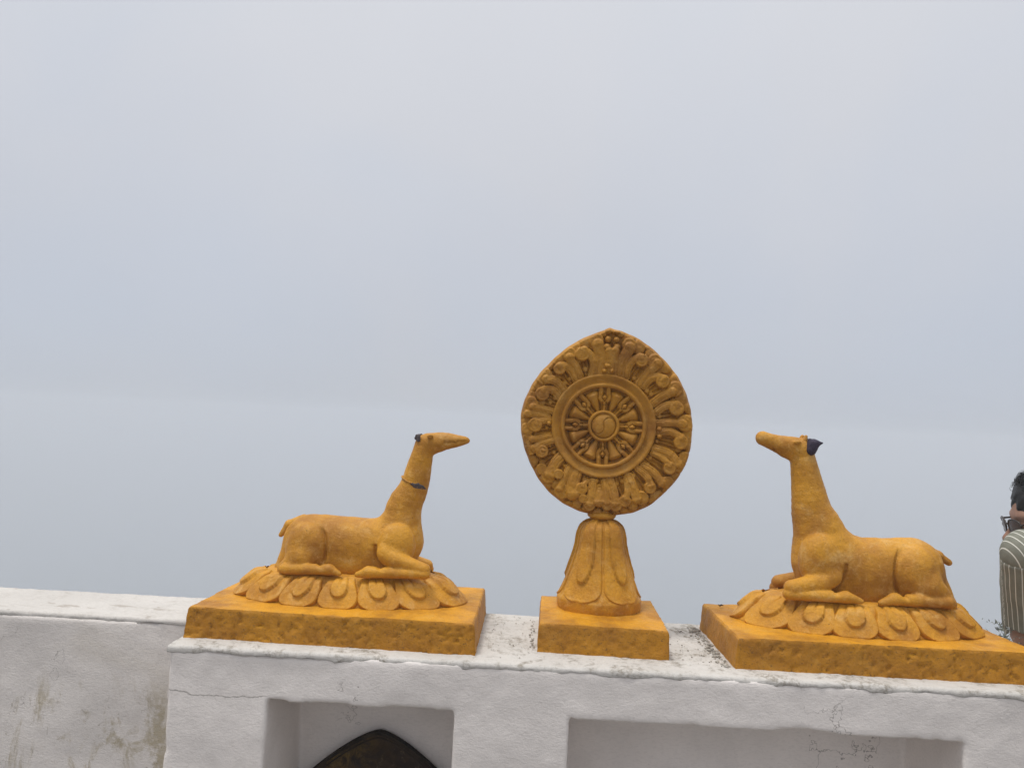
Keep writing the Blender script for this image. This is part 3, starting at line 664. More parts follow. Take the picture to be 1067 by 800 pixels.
def wheel_statue():
    r = empty('wheel_statue', (.157, 1.775, WT)); l = -np.array(r.location)
    tag(r, 'golden eight-spoked wheel statue with a pointed border of carved flames on a bell-shaped lotus foot', 'statue')
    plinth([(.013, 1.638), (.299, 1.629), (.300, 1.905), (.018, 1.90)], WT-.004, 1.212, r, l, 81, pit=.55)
    # bell foot, a little flattened front to back
    bcx, bcy, sq = .159, 1.812, .84
    prof = [(0, 1.4205), (.024, 1.4198), (.038, 1.413), (.0480, 1.400), (.0515, 1.385), (.0545, 1.36), (.0610, 1.335), (.0690, 1.31), (.0800, 1.28), (.0895, 1.257), (.0975, 1.241), (.1015, 1.2365), (.1015, 1.222), (.0985, 1.208)]
    pr = np.array(prof); L_ = np.concatenate([[0], np.cumsum(np.linalg.norm(np.diff(pr, axis=0), axis=1))])
    n = 128; ph = np.linspace(0, 2*math.pi, n, endpoint=False)
    ss = np.linspace(0, L_[-1], 70); rr = np.interp(ss, L_, pr[:, 0]); zz = np.interp(ss, L_, pr[:, 1])
    V = np.stack([np.stack([bcx + a*np.cos(ph), bcy + sq*a*np.sin(ph), ph*0 + b], -1) for a, b in zip(rr, zz)])
    V[..., 2] += fbm(V, 30, 3, 4)*.0006; V[..., 0] += fbm(V, 22, 3, 6)*.0010; V[..., 1] += fbm(V, 22, 3, 7)*.0010
    bell = mesh_obj('bell_foot', V.reshape(-1, 3), grid_faces(len(ss), n, wrap=True), GOLD, r, loc=l)
    s0 = .014; LT = L_[11] - s0 - .0005
    for k in range(5):
        phi0 = R(-90 + 36 + 72*k)
        def surf(S, T):
            s = S + s0
            a = np.interp(s, L_, pr[:, 0]); z = np.interp(s, L_, pr[:, 1])
            phi = phi0 + T/.092     # the petal narrows with the bell
            e = 1e-3
            def pos(ph_, s_):
                a_ = np.interp(s_, L_, pr[:, 0]); z_ = np.interp(s_, L_, pr[:, 1]); return np.stack([bcx + a_*np.cos(ph_), bcy + sq*a_*np.sin(ph_), z_], -1)
            P = pos(phi, s); A = pos(phi+e, s) - pos(phi-e, s); B = pos(phi, s+.002) - pos(phi, s-.002)
            N = np.cross(A, B); N /= np.linalg.norm(N, axis=-1, keepdims=True) + 1e-12
            out = np.stack([np.cos(phi), np.sin(phi), phi*0], -1); N = np.where((N*out).sum(-1, keepdims=True) < 0, -N, N)
            return P, N
        tongue(surf, LT+.002, .0560, .0058, bell, GOLD, thick=.0052, top_w=.99, v1=.80, groove=False, rnd=700+k, ilen=.80, iw=.50)
    # neck ball
    def ball(P):
        return d_ell(P, (.158, HY, 1.4315), (.0345, .031, .0135)) + fbm(P, 40, 2, 5)*.0012
    sdf_obj('neck_ring', ball, (.115, HY-.04, 1.42), (.20, HY+.04, 1.462), .0025, GOLD, r, l)
    # ------- flame border: one solid with carved front and back
    o = np.array(OUTLINE)*MM; an = np.arctan2(o[:, 1], o[:, 0]); ra = np.hypot(o[:, 0], o[:, 1]); k = np.argsort(an); an = an[k]; ra = ra[k]
    an = np.concatenate([an-2*math.pi, an, an+2*math.pi]); ra = np.tile(ra, 3)
    nt, nr = 1100, 104
    th = np.linspace(-math.pi, math.pi, nt, endpoint=False)
    ro = np.interp(th, an, ra)
    ker = np.hanning(41); ker /= ker.sum(); rs = np.convolve(np.concatenate([ro[-40:], ro, ro[:40]]), ker, 'same')[40:-40]
    w_tip = np.exp(-((th - R(88.5))/.16)**4); ro = rs*(1-w_tip) + ro*w_tip
    ro = ro + .0004*np.sin(th*31 + 1) + .0045*np.exp(-((th - R(88.5))/.045)**2)
    r_in = .088
    f = np.linspace(0, 1, nr)
    RR = r_in + (ro[None, :]-r_in)*f[:, None]; TH = np.broadcast_to(th, RR.shape)
    X = RR*np.cos(TH); Z = RR*np.sin(TH)
    Xm = X/MM; Zm = Z/MM
    wv = np.stack([X, Z, X*0], -1)
    h = .0025 + .0036*(.5+.5*np.sin(TH*96 + 3.5*fbm(wv, 14, 2, 3)))**.7*sstep(.118, .13, RR)*(1-sstep(.175, .195, RR))
    def add(hh, nw): return np.maximum(hh, nw)
    def edge_dist(a, b, w): return np.hypot(Xm-a, Zm-b)/w
    rg = random.Random(12)
    for k in range(58):      # small overlapping scallops along the very edge, and leaf tips between the big curls
        t = -math.pi + 2*math.pi*(k + rg.uniform(-.2, .2))/58; e_ = float(np.interp(t, th, ro))/MM
        w = rg.uniform(7.5, 11); a, b = math.cos(t)*(e_-w*.8), math.sin(t)*(e_-w*.8); q = edge_dist(a, b, w); h = add(h, np.where(q < 1, .0050 + .0035*np.sqrt(np.clip(1-q**3, 0, 1)), 0))
        t += .05; a, b = math.cos(t)*(e_-26-rg.uniform(0, 12)), math.sin(t)*(e_-26-rg.uniform(0, 12)); w = rg.uniform(5.5, 8); q = edge_dist(a, b, w); h = add(h, np.where(q < 1, .0048 + .0036*np.sqrt(np.clip(1-q**3, 0, 1)), 0))
        t += .03; rr_ = 133 + rg.uniform(-2, 8); a, b = math.cos(t)*rr_, math.sin(t)*rr_; w = rg.uniform(4.5, 7); q = edge_dist(a, b, w); h = add(h, np.where(q < 1, .0050 + .0040*np.sqrt(np.clip(1-q**3, 0, 1)), 0))
    for a, b, w in BACKC:
        q = edge_dist(a, b, w*1.25); h = add(h, np.where(q < 1, .0055 + .0040*np.sqrt(np.clip(1-q**3, 0, 1)), 0))
    for S in STEMS:
        w = S[-1]; pts = np.array(S[:-1]); best = np.full(X.shape, 9.); tt = np.zeros(X.shape); m = len(pts)-1
        # smooth the polyline
        for _ in range(2):
            q = [pts[0]]
            for i in range(len(pts)-1): q += [pts[i]*.75+pts[i+1]*.25, pts[i]*.25+pts[i+1]*.75]
            q.append(pts[-1]); pts = np.array(q)
        m = len(pts)-1
        for i in range(m):
            a = pts[i]; b = pts[i+1]; ab = b-a; t = np.clip(((Xm-a[0])*ab[0] + (Zm-a[1])*ab[1])/(ab@ab+1e-9), 0, 1)
            dd = np.hypot(Xm-a[0]-t*ab[0], Zm-a[1]-t*ab[1]); g = (i+t)/m
            q = dd/(w*(1.45 + .10*g)); u = q < best; best = np.where(u, q, best); tt = np.where(u, g, tt)
        hs = .0060 + .0060*tt + .0042*np.sqrt(np.clip(1-best**3, 0, 1)) - .0014*np.exp(-((best-.50)/.12)**2)*(w > 5)*(1-tt)
        h = add(h, np.where(best < 1, hs, 0))
    for (lst, base, amp) in ((OUTER, .0098, .0042), (INNER, .0120, .0042)):
        for n_, (a, b, w) in enumerate(lst):
            q = edge_dist(a, b, w*1.22)
            sp = .0022*np.exp(-((q-.60)/.10)**2)*(np.cos(np.arctan2(Zm-b, Xm-a) - n_*1.7) > -.6)
            h = add(h, np.where(q < 1, base + amp*np.sqrt(np.clip(1-q**5, 0, 1)) - sp*.25 - .0016*(1-q*q), 0))
    for a, b, w in BEADS:
        q = edge_dist(a, b, w); h = add(h, np.where(q < 1, .009 + .006*np.sqrt(np.clip(1-q**2, 0, 1)), 0))
    h += fbm(wv, 90, 3, 21)*.0005
    h = h*1.42; de = np.clip((ro[None, :]-RR)/.007, 0, 1); h = h*(np.sqrt(de)*.75 + .25) - .004*(1-np.sqrt(de))
    half = .014
    rows = []; 
    for i in range(nr): rows.append(np.stack([HX + X[i], HY - half - h[i], HZ + Z[i]], -1))
    rows.append(np.stack([HX + X[-1]*1.004, HY - .004 + X[-1]*0, HZ + Z[-1]*1.004], -1)); rows.append(np.stack([HX + X[-1]*1.004, HY + .008 + X[-1]*0, HZ + Z[-1]*1.004], -1))
    for i in range(nr-1, -1, -2): rows.append(np.stack([HX + X[i], HY + half + h[i], HZ + Z[i]], -1))
    V = np.stack(rows); F = grid_faces(len(rows), nt, wrap=True)
    mesh_obj('flame_border', V.reshape(-1, 3), F, GOLD_DARK, r, loc=l)
    # recessed disc behind the spokes
    n = 96; ph = np.linspace(0, 2*math.pi, n, endpoint=False); rows = []
    for q in (.002, .03, .06, .088, .1): rows.append(np.stack([HX + q*np.cos(ph), HY - half + .004 + ph*0, HZ + q*np.sin(ph)], -1))
    for q in (.1, .05, .002): rows.append(np.stack([HX + q*np.cos(ph), HY + half + .001 + ph*0, HZ + q*np.sin(ph)], -1))
    V = np.stack(rows); mesh_obj('wheel_disc', V.reshape(-1, 3), grid_faces(len(rows), n, wrap=True), GOLD_DARK, r, loc=l)
    def lathe(name, prf, mat=GOLD_DARK, n=200, seed=1, parent=r, loc=l, side=-1, cx=HX, cz=HZ):
        ph = np.linspace(0, 2*math.pi, n, endpoint=False)
        pf = np.array(prf); 
        L2 = np.concatenate([[0], np.cumsum(np.linalg.norm(np.diff(pf, axis=0), axis=1))]); q = np.linspace(0, L2[-1], max(20, int(L2[-1]/.0011)))
        a = np.interp(q, L2, pf[:, 0]); b = np.interp(q, L2, pf[:, 1])
        V = np.stack([np.stack([cx + i*np.cos(ph), HY + side*(half + j) + ph*0, cz + i*np.sin(ph)], -1) for i, j in zip(a, b)])
        V[..., 0] += fbm(V, 14, 2, seed)*.0009; V[..., 2] += fbm(V, 14, 2, seed+1)*.0009; V[..., 1] += fbm(V, 30, 2, seed+2)*.0007
        return mesh_obj(name, V.reshape(-1, 3), grid_faces(len(q), n, wrap=True), mat, parent, loc=loc)
    RIM = [(.1255, .000), (.1252, .014), (.1245, .0150), (.1215, .0165), (.1180, .0155), (.1120, .0125), (.1070, .0105), (.1045, .0100), (.1032, .0120), (.1020, .0152), (.0995, .0168), (.0965, .0166), (.0938, .0150), (.0925, .0120), (.0922, -.006)]
    lathe('wheel_rim', RIM, seed=30); lathe('wheel_rim', RIM, seed=35, side=1)
    lathe('hub_ring', [(.0385, -.006), (.0383, .0105), (.0365, .0138), (.0340, .0145), (.0312, .0135), (.0298, .0105), (.0296, -.004)], n=110, seed=40)
    # hub boss: dome with two interlocked comma shapes
    nr_, nt_ = 60, 180; R0 = .0292
    q = np.linspace(.01, 1, nr_)[:, None]; t = np.linspace(0, 2*math.pi, nt_, endpoint=False)[None, :]
    x = q*np.cos(t - .35); z = q*np.sin(t - .35)
    up = z > 0
    A = (up & (np.hypot(x-.5, z) > .5)) | (np.hypot(x+.5, z) < .5)
    g = np.where(A, 1., 0.)
    bd = np.minimum(np.abs(np.hypot(x-.5, z)-.5) + 9*(~up), np.abs(np.hypot(x+.5, z)-.5) + 9*up)
    hh = .0065 + .0105*np.sqrt(np.clip(1-q**2*.93, 0, 1)) + .0011*g*sstep(0, .08, bd) - .0016*np.exp(-(bd/.05)**2)
    V = np.stack([HX + R0*q*np.cos(t), HY - half - hh, HZ + R0*q*np.sin(t)], -1)
    boss = mesh_obj('hub', V.reshape(-1, 3), grid_faces(nr_, nt_, wrap=True), GOLD_DARK, r, loc=l)
    # spokes and the leaf-shaped bosses between them
    def polar_patch(name, ang, s0, s1, wfun, hfun, seed, ns=70, nc=41):
        s = np.linspace(s0, s1, ns)[:, None]; c = np.linspace(-1, 1, nc)[None, :]
        w = wfun(s); tt = c*w; hgt = hfun(s, tt, w)
        ca, sa = math.cos(ang), math.sin(ang)
        x = s*ca - tt*sa; z = s*sa + tt*ca
        wv = np.stack([HX + x, z*0, HZ + z], -1)
        hgt = hgt*1.35 - .004 + fbm(wv, 80, 2, seed)*.0005
        V = np.stack([HX + x, HY - half - hgt, HZ + z], -1)
        return mesh_obj(name, V.reshape(-1, 3), grid_faces(ns, nc), GOLD_DARK, r, loc=l)
    def sp_w(s):
        return .0078 + .0090*sstep(.050, .064, s) - .001*sstep(.07, .09, s)
    def sp_h(s, t, w):
        a = np.abs(t); ed = np.clip((w-a)/.0025, 0, 1)
        h = (.0075 + .003*sstep(.04, .06, s))*np.sqrt(ed)
        h = h - .0035*np.exp(-((a-.0042)/.0011)**2)*(s < .058)           # side grooves on the stem
        h = h - .006*(1-sstep(.0022, .0048, a))*sstep(.070, .074, s)      # slot between the outer leaves
        h = h - .0035*np.exp(-(((a-.0028) - (s-.050)*.95)/.0011)**2)*(s > .049)*(s < .064)
        q = (a/.0060 + np.abs(s-.0685)/.0085)
        h = np.where(q < 1, .011 + .0035*(1-q), h - .003*np.exp(-((q-1.1)/.15)**2)*(q >= 1))
        h = h + .002*sstep(.072, .078, s)*np.exp(-((a-.0095)/.003)**2)
        return h
    def fan_w(s): 
        u = np.clip((s-.040)/(.0895-.040), 0, 1)
        return (.0050 + .0165*u**.95)*np.sqrt(np.clip(1-np.clip((u-.78)/.225, 0, 1)**2.2, 0.0004, 1))
    def fan_h(s, t, w):
        u = np.clip((s-.040)/(.0895-.040), 0, 1)
        return (.0075 + .0105*u)*np.sqrt(np.clip(1-(t/w)**2, 0, 1))*np.sqrt(np.clip((1.0-u)/.25, 0, 1)) - .0005
    for k in range(8):
        a = R(90 + 45*k)
        polar_patch('spoke', a, .037, .0945, sp_w, sp_h, 300+k)
        polar_patch('leaf_boss', a + R(22.5), .038, .0895, fan_w, fan_h, 330+k)
wheel_statue()

# ------------------------------------------------------------------ the man leaning on the wall
SKIN = simple('skin', (.34, .19, .13), .5, .15, 40, .15)
HAIR = simple('black_hair', (.010, .009, .009), .45, .4, 200, .5, .4)
TROUSER = simple('dark_trousers', (.03, .032, .04), .85, .3, 40, .4)
SHOE = simple('brown_shoes', (.05, .03, .02), .5, .3, 30, .3)
FRAME = simple('dark_brown_frame', (.03, .015, .008), .25, .3, 60, .1, .5)
def shirt_mat():
    n = NT('striped_shirt'); at = n.N.new('ShaderNodeAttribute'); at.attribute_name = 'stripe'
    fr = n.math('FRACT', n.math('MULTIPLY', at.outputs['Fac'], 1/.0128))
    ln = n.ramp(n.math('ABSOLUTE', n.math('SUBTRACT', fr, .5)), .045, .085, inv=True)
    c = n.mix(n.ramp(n.noise(60, 3), .3, .7), (.215, .215, .175), (.185, .185, .15))
    return n.done(n.mix(ln, c, (.66, .65, .58)), .85, n.bump(n.noise(600, 2), .3, .0006, n.bump(n.noise(16, 3), .35, .006)), .15)
SHIRT = shirt_mat()
LENS = simple('brown_lens', (.07, .035, .018), .15, .2, 10, .0, .5)
def person():
    base = np.array((1.46, 1.34, 0))
    hc = np.array((1.272, 1.875, 1.463)); fwd = np.array((-.95, .22, -.17)); fwd /= np.linalg.norm(fwd)
    side = np.cross((0, 0, 1), fwd); side /= np.linalg.norm(side); up = np.cross(fwd, side)
    M = np.stack([fwd, side, up], 1)
    H = lambda f, s, u: tuple(hc + M@np.array((f, s, u)))
    nb = (1.300, 1.845, 1.385)                      # base of the neck
    sl = (1.152, 1.790, 1.390); sr = (1.45, 1.99, 1.385)
    el = (1.198, 1.852, 1.190); er = (1.56, 1.885, 1.20)
    hl = (1.375, 1.89, 1.176); hr = (1.44, 1.925, 1.182)
    ch = (1.315, 1.78, 1.30); wa = (1.415, 1.455, 1.19); hp = (1.46, 1.36, .98)
    def limb(P, pts, rr, k=.02):
        d = None
        for i in range(len(pts)-1):
            e = d_cone(P, pts[i], pts[i+1], rr[i], rr[i+1]); d = e if d is None else smin(d, e, k)
        return d
    legs = [((1.37, 1.38, .95), (1.37, 1.36, .52), (1.36, 1.28, .09)), ((1.55, 1.34, .95), (1.57, 1.22, .52), (1.58, 1.12, .09))]
    def torso(P, g=0):
        d = limb(P, [hp, wa, ch], [.125+g, .115+g, .125+g], .06)
        d = smin(d, limb(P, [sl, (1.29, 1.87, 1.37), sr], [.038+g, .070+g, .038+g]), .05)
        return d
    def hand(P, w, dirn, d):
        """palm, four bent fingers of unequal length and a thumb, resting on the wall top"""
        w = np.array(w); f = np.array(dirn)/np.linalg.norm(dirn); s = np.cross((0, 0, 1), f); z = np.array((0, 0, 1.))
        pal = limb(P, [w, w + f*.045 + z*.002], [.021, .019], .01)
        for o_ in (-.024, -.008, .008, .024): pal = smin(pal, d_cone(P, tuple(w + f*.03 + s*o_*.6), tuple(w + f*.085 + s*o_), .014, .0115), .008)
        d = smin(d, pal, .012)
        for o_, ln in ((-.027, .058), (-.009, .072), (.009, .077), (.027, .068)):
            a = w + f*.086 + s*o_; b = a + f*ln*.45 + z*.010 + s*o_*.15; c = b + f*ln*.30 - z*.008; e = c + f*ln*.22 - z*.012
            d = smin(d, limb(P, [a, b, c, e], [.0095, .009, .008, .007], .003), .004)
        a = w + f*.02 + s*.028; b = a + f*.035 + s*.022; c = b + f*.028 + s*.004
        return smin(d, limb(P, [a, b, c], [.013, .0105, .0085], .004), .006)
    def body(P):
        d = d_ell(P @ M - hc@M, (-.008, 0, .022), (.096, .076, .100))
        Q = P @ M - hc@M
        d = smin(d, d_ell(Q, (.028, 0, -.055), (.060, .056, .068)), .03)
        d = smin(d, d_cone(Q, (.030, 0, -.105), (.068, 0, -.108), .030, .020), .02)
        d = smin(d, d_cone(Q, (.085, 0, .005), (.112, 0, -.033), .007, .011), .012)
        for s in (-1, 1):
            d = smin(d, d_cone(Q, (.107, s*.008, -.037), (.098, s*.014, -.037), .007, .006), .005)
            d = smin(d, d_cone(Q, (.082, s*.012, .020), (.074, s*.045, .022), .009, .009), .012)
            d = smax(d, -d_ell(Q, (.094, s*.031, -.001), (.012, .017, .010)), .008)
            d = smin(d, d_ell(Q, (.077, s*.031, -.001), (.012, .012, .011)), .002)
            d = smin(d, d_ell(Q, (-.010, s*.078, -.020), (.020, .010, .031)), .006)
            d = smax(d, -d_ell(Q, (-.006, s*.088, -.018), (.011, .006, .018)), .003)
        d = smin(d, d_cone(Q, (.090, -.018, -.068), (.090, .018, -.068), .007, .007), .005)
        d = smin(d, d_cone(Q, (.086, -.016, -.080), (.086, .016, -.080), .008, .008), .005)
        d = smin(d, limb(P, [H(-.035, 0, -.06), nb], [.056, .060]), .025)
        d = smin(d, torso(P), .03)
        d = smin(d, limb(P, [sl, el], [.046, .037]), .02); d = smin(d, limb(P, [el, hl], [.038, .025]), .015)
        d = smin(d, limb(P, [sr, er], [.046, .037]), .02); d = smin(d, limb(P, [er, hr], [.038, .025]), .015)
        d = hand(P, hl, (1, .25, 0), d); d = hand(P, hr, (-1, .2, 0), d)
        for a, b, c in legs: d = smin(d, limb(P, [a, b, c], [.082, .055, .038]), .03)
        return d
    r = empty('person', tuple(base)); l = -base
    tag(r, 'person in striped olive shirt and sunglasses leaning on the wall beyond the right statue', 'person')
    sdf_obj('body', body, (.98, 1.05, .02), (1.72, 2.10, 1.62), .0068, SKIN, r, l)
    b = [o for o in r.children if o.name.startswith('body')][0]
    # hair
    def hair(P):
        Q = P @ M - hc@M
        d = d_ell(Q, (-.014, 0, .034), (.102, .086, .104)) + fbm(P, 55, 3, 8)*.006
        cut = (Q[..., 0]*.75 - .055 - (Q[..., 2])*.42)      # hairline: face kept free
        cut = np.maximum(cut, -.045 - Q[..., 2] + np.clip(Q[..., 0], -1, .05)*.9)
        return smax(d, cut, .008)
    hr_ = sdf_obj('hair', hair, tuple(hc-.16), tuple(hc+.16), .0045, HAIR, r, l)
    rg = random.Random(5); V = []; F = []
    for _ in range(2600):
        v = np.array([rg.gauss(0, 1) for _ in range(3)]); v /= np.linalg.norm(v)
        if v[2] < -.25 + v[0]*.5 or v[0] > .62 + .25*v[2]: continue
        p = np.array((-.014, 0, .034)) + v*np.array((.101, .085, .104)); t = np.cross(v, [rg.gauss(0, 1) for _ in range(3)]); t /= np.linalg.norm(t); u2 = np.cross(v, t)
        rad = rg.uniform(.004, .008)*(1.3 if v[2] > .3 or v[0] > .4 else .5); lf = rg.uniform(.3, 1)*(1.2 if v[0] > .2 or v[2] > .5 else .4); o0 = len(V); n = 9
        for i in range(n):
            a = i/(n-1)*rg.uniform(4.6, 5.4); c = p + v*(rad*.9*i/(n-1)*lf + rad*math.sin(a)*.9) + t*rad*(math.cos(a)-1) + u2*rad*.5*i/(n-1)
            wd = .0011*(1 - .6*i/(n-1))
            for q in range(3):
                e = t*math.cos(q*2.09) + u2*math.sin(q*2.09); V.append(hc + M@(c + e*wd))
        for i in range(n-1):
            for q in range(3): F.append((o0+i*3+q, o0+i*3+(q+1) % 3, o0+i*3+3+(q+1) % 3, o0+i*3+3+q))
    mesh_obj('curl', V, F, HAIR, hr_)
    # sunglasses
    g = empty('sunglasses', (0, 0, 0)); g.parent = r; g.location = tuple(l)
    def bar(pts, rad, nm, mat, par, closed=False):
        pts = [np.array(p) for p in pts]; V = []; F = []; n = len(pts)
        for i, p in enumerate(pts):
            a = pts[(i-1) % n] if closed or i else p; b = pts[(i+1) % n] if closed or i < n-1 else p
            t = b-a; t /= np.linalg.norm(t); x = np.cross(t, (0.1, .2, 1)); x /= np.linalg.norm(x); y = np.cross(t, x)
            for q in range(6): V.append(hc + M@(p + x*rad*math.cos(q*1.047) + y*rad*math.sin(q*1.047)))
        for i in range(n if closed else n-1):
            j = (i+1) % n
            for q in range(6): F.append((i*6+q, i*6+(q+1) % 6, j*6+(q+1) % 6, j*6+q))
        return mesh_obj(nm, V, F, mat, par)
    for s in (-1, 1):
        cy = s*.034; ring = []
        for k in range(28):
            a = k/28*2*math.pi; cc, sn = math.cos(a), math.sin(a)
            yy = .025*abs(cc)**.8*np.sign(cc); zz = .0185*abs(sn)**.8*np.sign(sn)
            ring.append((.106 - ((cy+yy)/.075)**2*.018 + (zz)*.05, cy+yy, -.002+zz))
        fr = bar(ring, .0022, 'lens_frame', FRAME, g, True)
        V = [hc + M@np.array(p) for p in ring] + [hc + M@np.array((.1065, cy, -.002))]
        mesh_obj('lens', V, [(k, (k+1) % 28, 28) for k in range(28)], LENS, fr)
        bar([(.096, s*.060, .004), (.094, s*.074, .008), (.04, s*.082, .006), (-.005, s*.084, .002), (-.03, s*.082, -.012)], .0026, 'temple_arm', FRAME, g)
    bar([(.107, -.010, .004), (.111, 0, .007), (.107, .010, .004)], .0022, 'bridge', FRAME, g)
    # shirt: torso and sleeves, shells over the body with folds
    def folds(P, a): return fbm(P, 10, 3, 4)*a + np.abs(fbm(P, 17, 2, 6))*a*.5
    def shirt(P):
        d = torso(P, .016); d = smin(d, limb(P, [sl, tuple(np.array(sl)*.8+np.array(el)*.2)], [.054, .050]), .02); d = smin(d, limb(P, [sr, tuple(np.array(sr)*.8+np.array(er)*.2)], [.054, .050]), .02)
        d = smin(d, d_cone(P, nb, H(-.04, 0, -.10), .070, .066), .02)
        d = d + folds(P, .0035)
        d = np.maximum(d, (.96 - P[..., 2]))
        nk = np.array(H(-.02, 0, -.085)); ax_ = nk - np.array(nb); ax_ /= np.linalg.norm(ax_)
        return np.maximum(d, (P - nk)@ax_ + .012)
    so = sdf_obj('shirt', shirt, (.98, 1.15, .94), (1.68, 2.12, 1.52), .0075, SHIRT, r, l)
    def stripe(o, fn):
        n = len(o.data.vertices); co = np.empty(n*3); o.data.vertices.foreach_get('co', co); at = o.data.attributes.new('stripe', 'FLOAT', 'POINT'); at.data.foreach_set('value', fn(co.reshape(-1, 3)).astype(np.float32))
    spine = (np.array(ch)-np.array(wa)); spine /= np.linalg.norm(spine)
    dgl = np.array((.91, 0, .40)); stripe(so, lambda P: P@dgl - .002)
    for a, e, nm in ((sl, el, 1), (sr, er, 2)):
        a = np.array(a); e = np.array(e); ax_ = (e-a)/np.linalg.norm(e-a); end = e - ax_*.002
        def slv(P, a=a, e=e, ax_=ax_, end=end):
            t = np.clip((P-a)@ax_/np.linalg.norm(e-a), 0, 1.2)
            d = d_cone(P, a, e + ax_*.03, .059, .056) + folds(P, .0050); d = np.maximum(d, -((P-a)@ax_) + .004)
            inner = d_cone(P, a, e + ax_*.06, .049, .051)
            d = np.maximum(d, (P-end)@ax_)
            return np.maximum(d, -np.maximum(inner, -((P-end)@ax_ + .03)))
        lo = np.minimum(a, e) - .085; hi = np.maximum(a, e) + .085
        o = sdf_obj('sleeve', slv, tuple(lo), tuple(hi), .0055, SHIRT, r, l)
        x1 = np.cross(ax_, (0, 0, 1.)); x1 = np.cross(ax_, (.2, 1, 0)); x1 /= np.linalg.norm(x1); y1 = np.cross(ax_, x1)
        stripe(o, lambda P, a=a, x1=x1, y1=y1: .056*np.arctan2((P-a)@y1, (P-a)@x1))
    def trs(P):
        d = limb(P, [(1.46, 1.36, 1.02), (1.46, 1.35, .93)], [.135, .135])
        for a, b_, c in legs: d = smin(d, limb(P, [a, b_, c], [.098, .072, .062]), .03)
        return np.maximum(d + folds(P, .005), np.maximum(P[..., 2]-1.03, .06-P[..., 2]))
    sdf_obj('trousers', trs, (1.2, 1.0, .04), (1.72, 1.52, 1.08), .011, TROUSER, r, l)
    for a, b_, c in legs:
        def sh(P, c=c): return np.maximum(smin(d_cone(P, (c[0], c[1]-.03, .05), (c[0]-.01, c[1]+.16, .035), .042, .036), d_cone(P, (c[0], c[1]-.01, .05), (c[0], c[1]-.01, .09), .042, .045), .02), .003-P[..., 2])
        sdf_obj('shoe', sh, (c[0]-.09, c[1]-.12, -.01), (c[0]+.09, c[1]+.23, .15), .007, SHOE, r, l)
person()

# ------------------------------------------------------------------ tree on the slope, debris on the wall
def leafy_tree():
    rg = random.Random(11); bx, by = 6.2, 9.6; gz = -6.5; top = -.62
    r = empty('shrubby_tree', (bx, by, gz)); tag(r, 'small grey-green leafy tree showing just above the wall beside the person', 'tree')
    bark = simple('bark', (.10, .08, .06), .9, .3, 20, .6); leaf = simple('grey_green_leaves', (.15, .155, .11), .7, .4, 6, .2)
    def limb(V, F, pts, rad):
        o0 = len(V)
        for i, p in enumerate(pts):
            for q in range(7): V.append((p[0] + rad[i]*math.cos(q*.8976), p[1] + rad[i]*math.sin(q*.8976), p[2]))
        for i in range(len(pts)-1):
            for q in range(7): F.append((o0+i*7+q, o0+i*7+(q+1) % 7, o0+i*7+7+(q+1) % 7, o0+i*7+7+q))
    V = []; F = []; H_ = top - gz
    limb(V, F, [(0, 0, -.3), (.05, .02, H_*.3), (-.05, .05, H_*.55), (.02, 0, H_*.9)], [.14, .11, .08, .02])
    tips = []
    for k in range(16):
        a = rg.uniform(0, 6.28); z = H_*rg.uniform(.4, .85); ln = rg.uniform(.7, 1.35)
        e = (math.cos(a)*ln, math.sin(a)*ln, z + rg.uniform(.1, .7)); limb(V, F, [(0, 0, z-.2), (e[0]*.5, e[1]*.5, z+.1), e], [.05, .03, .01]); tips.append(e)
    mesh_obj('trunk', V, F, bark, r)
    V = []; F = []
    cl = []
    for k in range(150):
        a = rg.uniform(0, 6.28); u = rg.uniform(-.9, 1); rr = math.sqrt(max(0, 1-u*u))
        s = rg.uniform(.6, 1.0)
        cl.append((math.cos(a)*rr*1.45*s, math.sin(a)*rr*1.4*s, H_*.72 + u*H_*.27*s))
    for c in cl:
        sz = rg.uniform(.10, .2)
        for _ in range(150):
            p = np.array(c) + np.array([rg.uniform(-sz, sz) for _ in range(3)]); d1 = np.array([rg.gauss(0, 1) for _ in range(3)]); d1 /= np.linalg.norm(d1)
            d2 = np.cross(d1, [rg.gauss(0, 1) for _ in range(3)]); d2 /= np.linalg.norm(d2); L_ = rg.uniform(.018, .04); w = L_*.4; o0 = len(V)
            V += [p - d1*L_, p + d2*w, p + d1*L_, p - d2*w]; F.append((o0, o0+1, o0+2, o0+3))
    mesh_obj('crown', V, F, leaf, r, smooth=False)
leafy_tree()
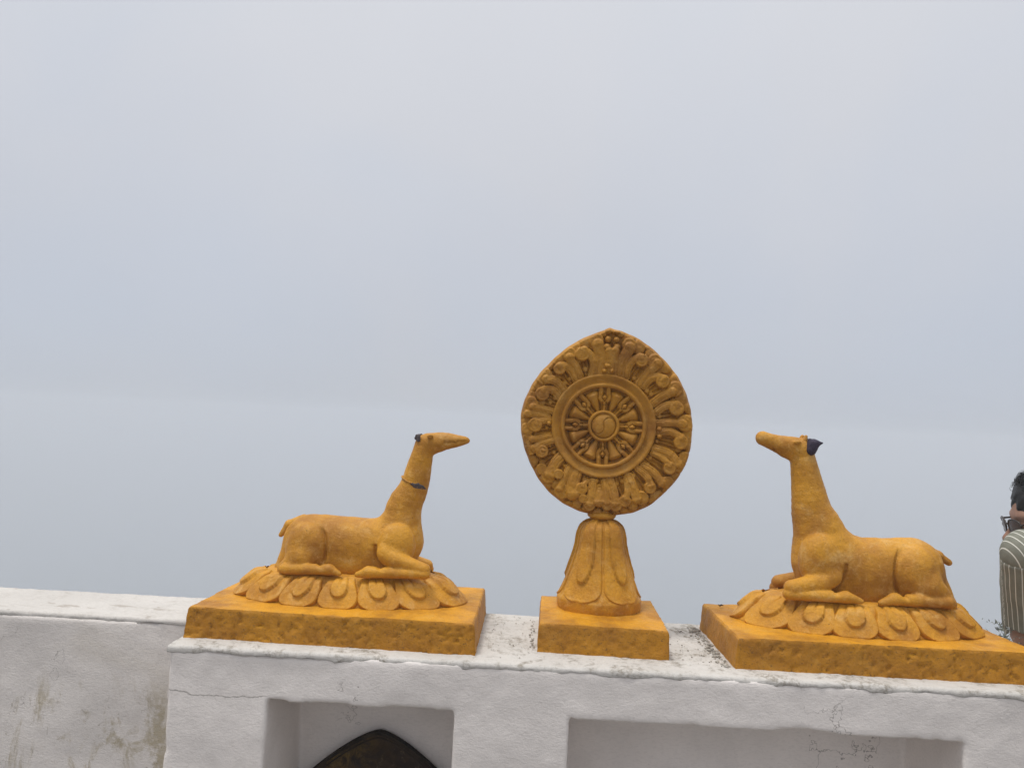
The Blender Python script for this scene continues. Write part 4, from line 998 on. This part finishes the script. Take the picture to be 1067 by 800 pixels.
def debris():
    rg = random.Random(3); V = []; F = []
    mt = simple('cement_crumbs', (.50, .46, .40), .9, .55, 60, .5)
    def stone(p, s):
        bm = bmesh.new(); bmesh.ops.create_icosphere(bm, subdivisions=1, radius=s)
        o0 = len(V); k = (rg.uniform(.7, 1.3), rg.uniform(.7, 1.3), rg.uniform(.45, .8))
        for v in bm.verts: V.append((p[0] + v.co.x*k[0]*rg.uniform(.8, 1.2), p[1] + v.co.y*k[1]*rg.uniform(.8, 1.2), p[2] + v.co.z*k[2]))
        for f in bm.faces: F.append([o0 + v.index for v in f.verts])
        bm.free()
    for _ in range(150):
        t = rg.random(); y = 1.60 + .30*t; x = .428 - .012*t - abs(rg.gauss(0, .014)) - .003
        stone((x, y, WT+.002), rg.uniform(.0008, .0034) if rg.random() < .88 else rg.uniform(.004, .007))
    for _ in range(70):
        stone((rg.uniform(.305, .42), rg.uniform(1.60, 1.92), WT+.0015), rg.uniform(.0006, .0022))
    for _ in range(60):
        stone((rg.uniform(-.105, .005), rg.uniform(1.58, 1.92), WT+.0015), rg.uniform(.0006, .0020))
    for _ in range(40):
        stone((.008-abs(rg.gauss(0, .006)), rg.uniform(1.64, 1.90), WT+.0015), rg.uniform(.0008, .003))
    tag(mesh_obj('gravel', V, F, mt), kind='stuff')
    # one dry curled leaf on the plinth and one on the wall
    lm = simple('dry_leaf', (.09, .06, .04), .8, .4, 80, .4)
    for (x, y, z, s, lab) in ((.462, 1.86, 1.2175, .0075, 'tiny curled dry leaf on the back corner of the right plinth'), (.363, 1.845, WT+.003, .0055, 'tiny dark dry leaf lying on the white wall top beside the right plinth')):
        V = []; n, m = 9, 7
        for i in range(n):
            for j in range(m):
                u = i/(n-1)*2-1; v = (j/(m-1)*2-1)*math.sqrt(max(0, 1-u*u))*.55
                V.append((x + s*u, y + s*v*.9, z + s*(.7*v*v*2 + .35*u*u + .15*math.sin(u*5))))
        o = mesh_obj('dry_leaf', V, grid_faces(n, m), lm)
        sd = o.modifiers.new('thick', 'SOLIDIFY'); sd.thickness = .0006
        tag(o, lab, 'leaf', 'dry leaves on the wall')
debris()
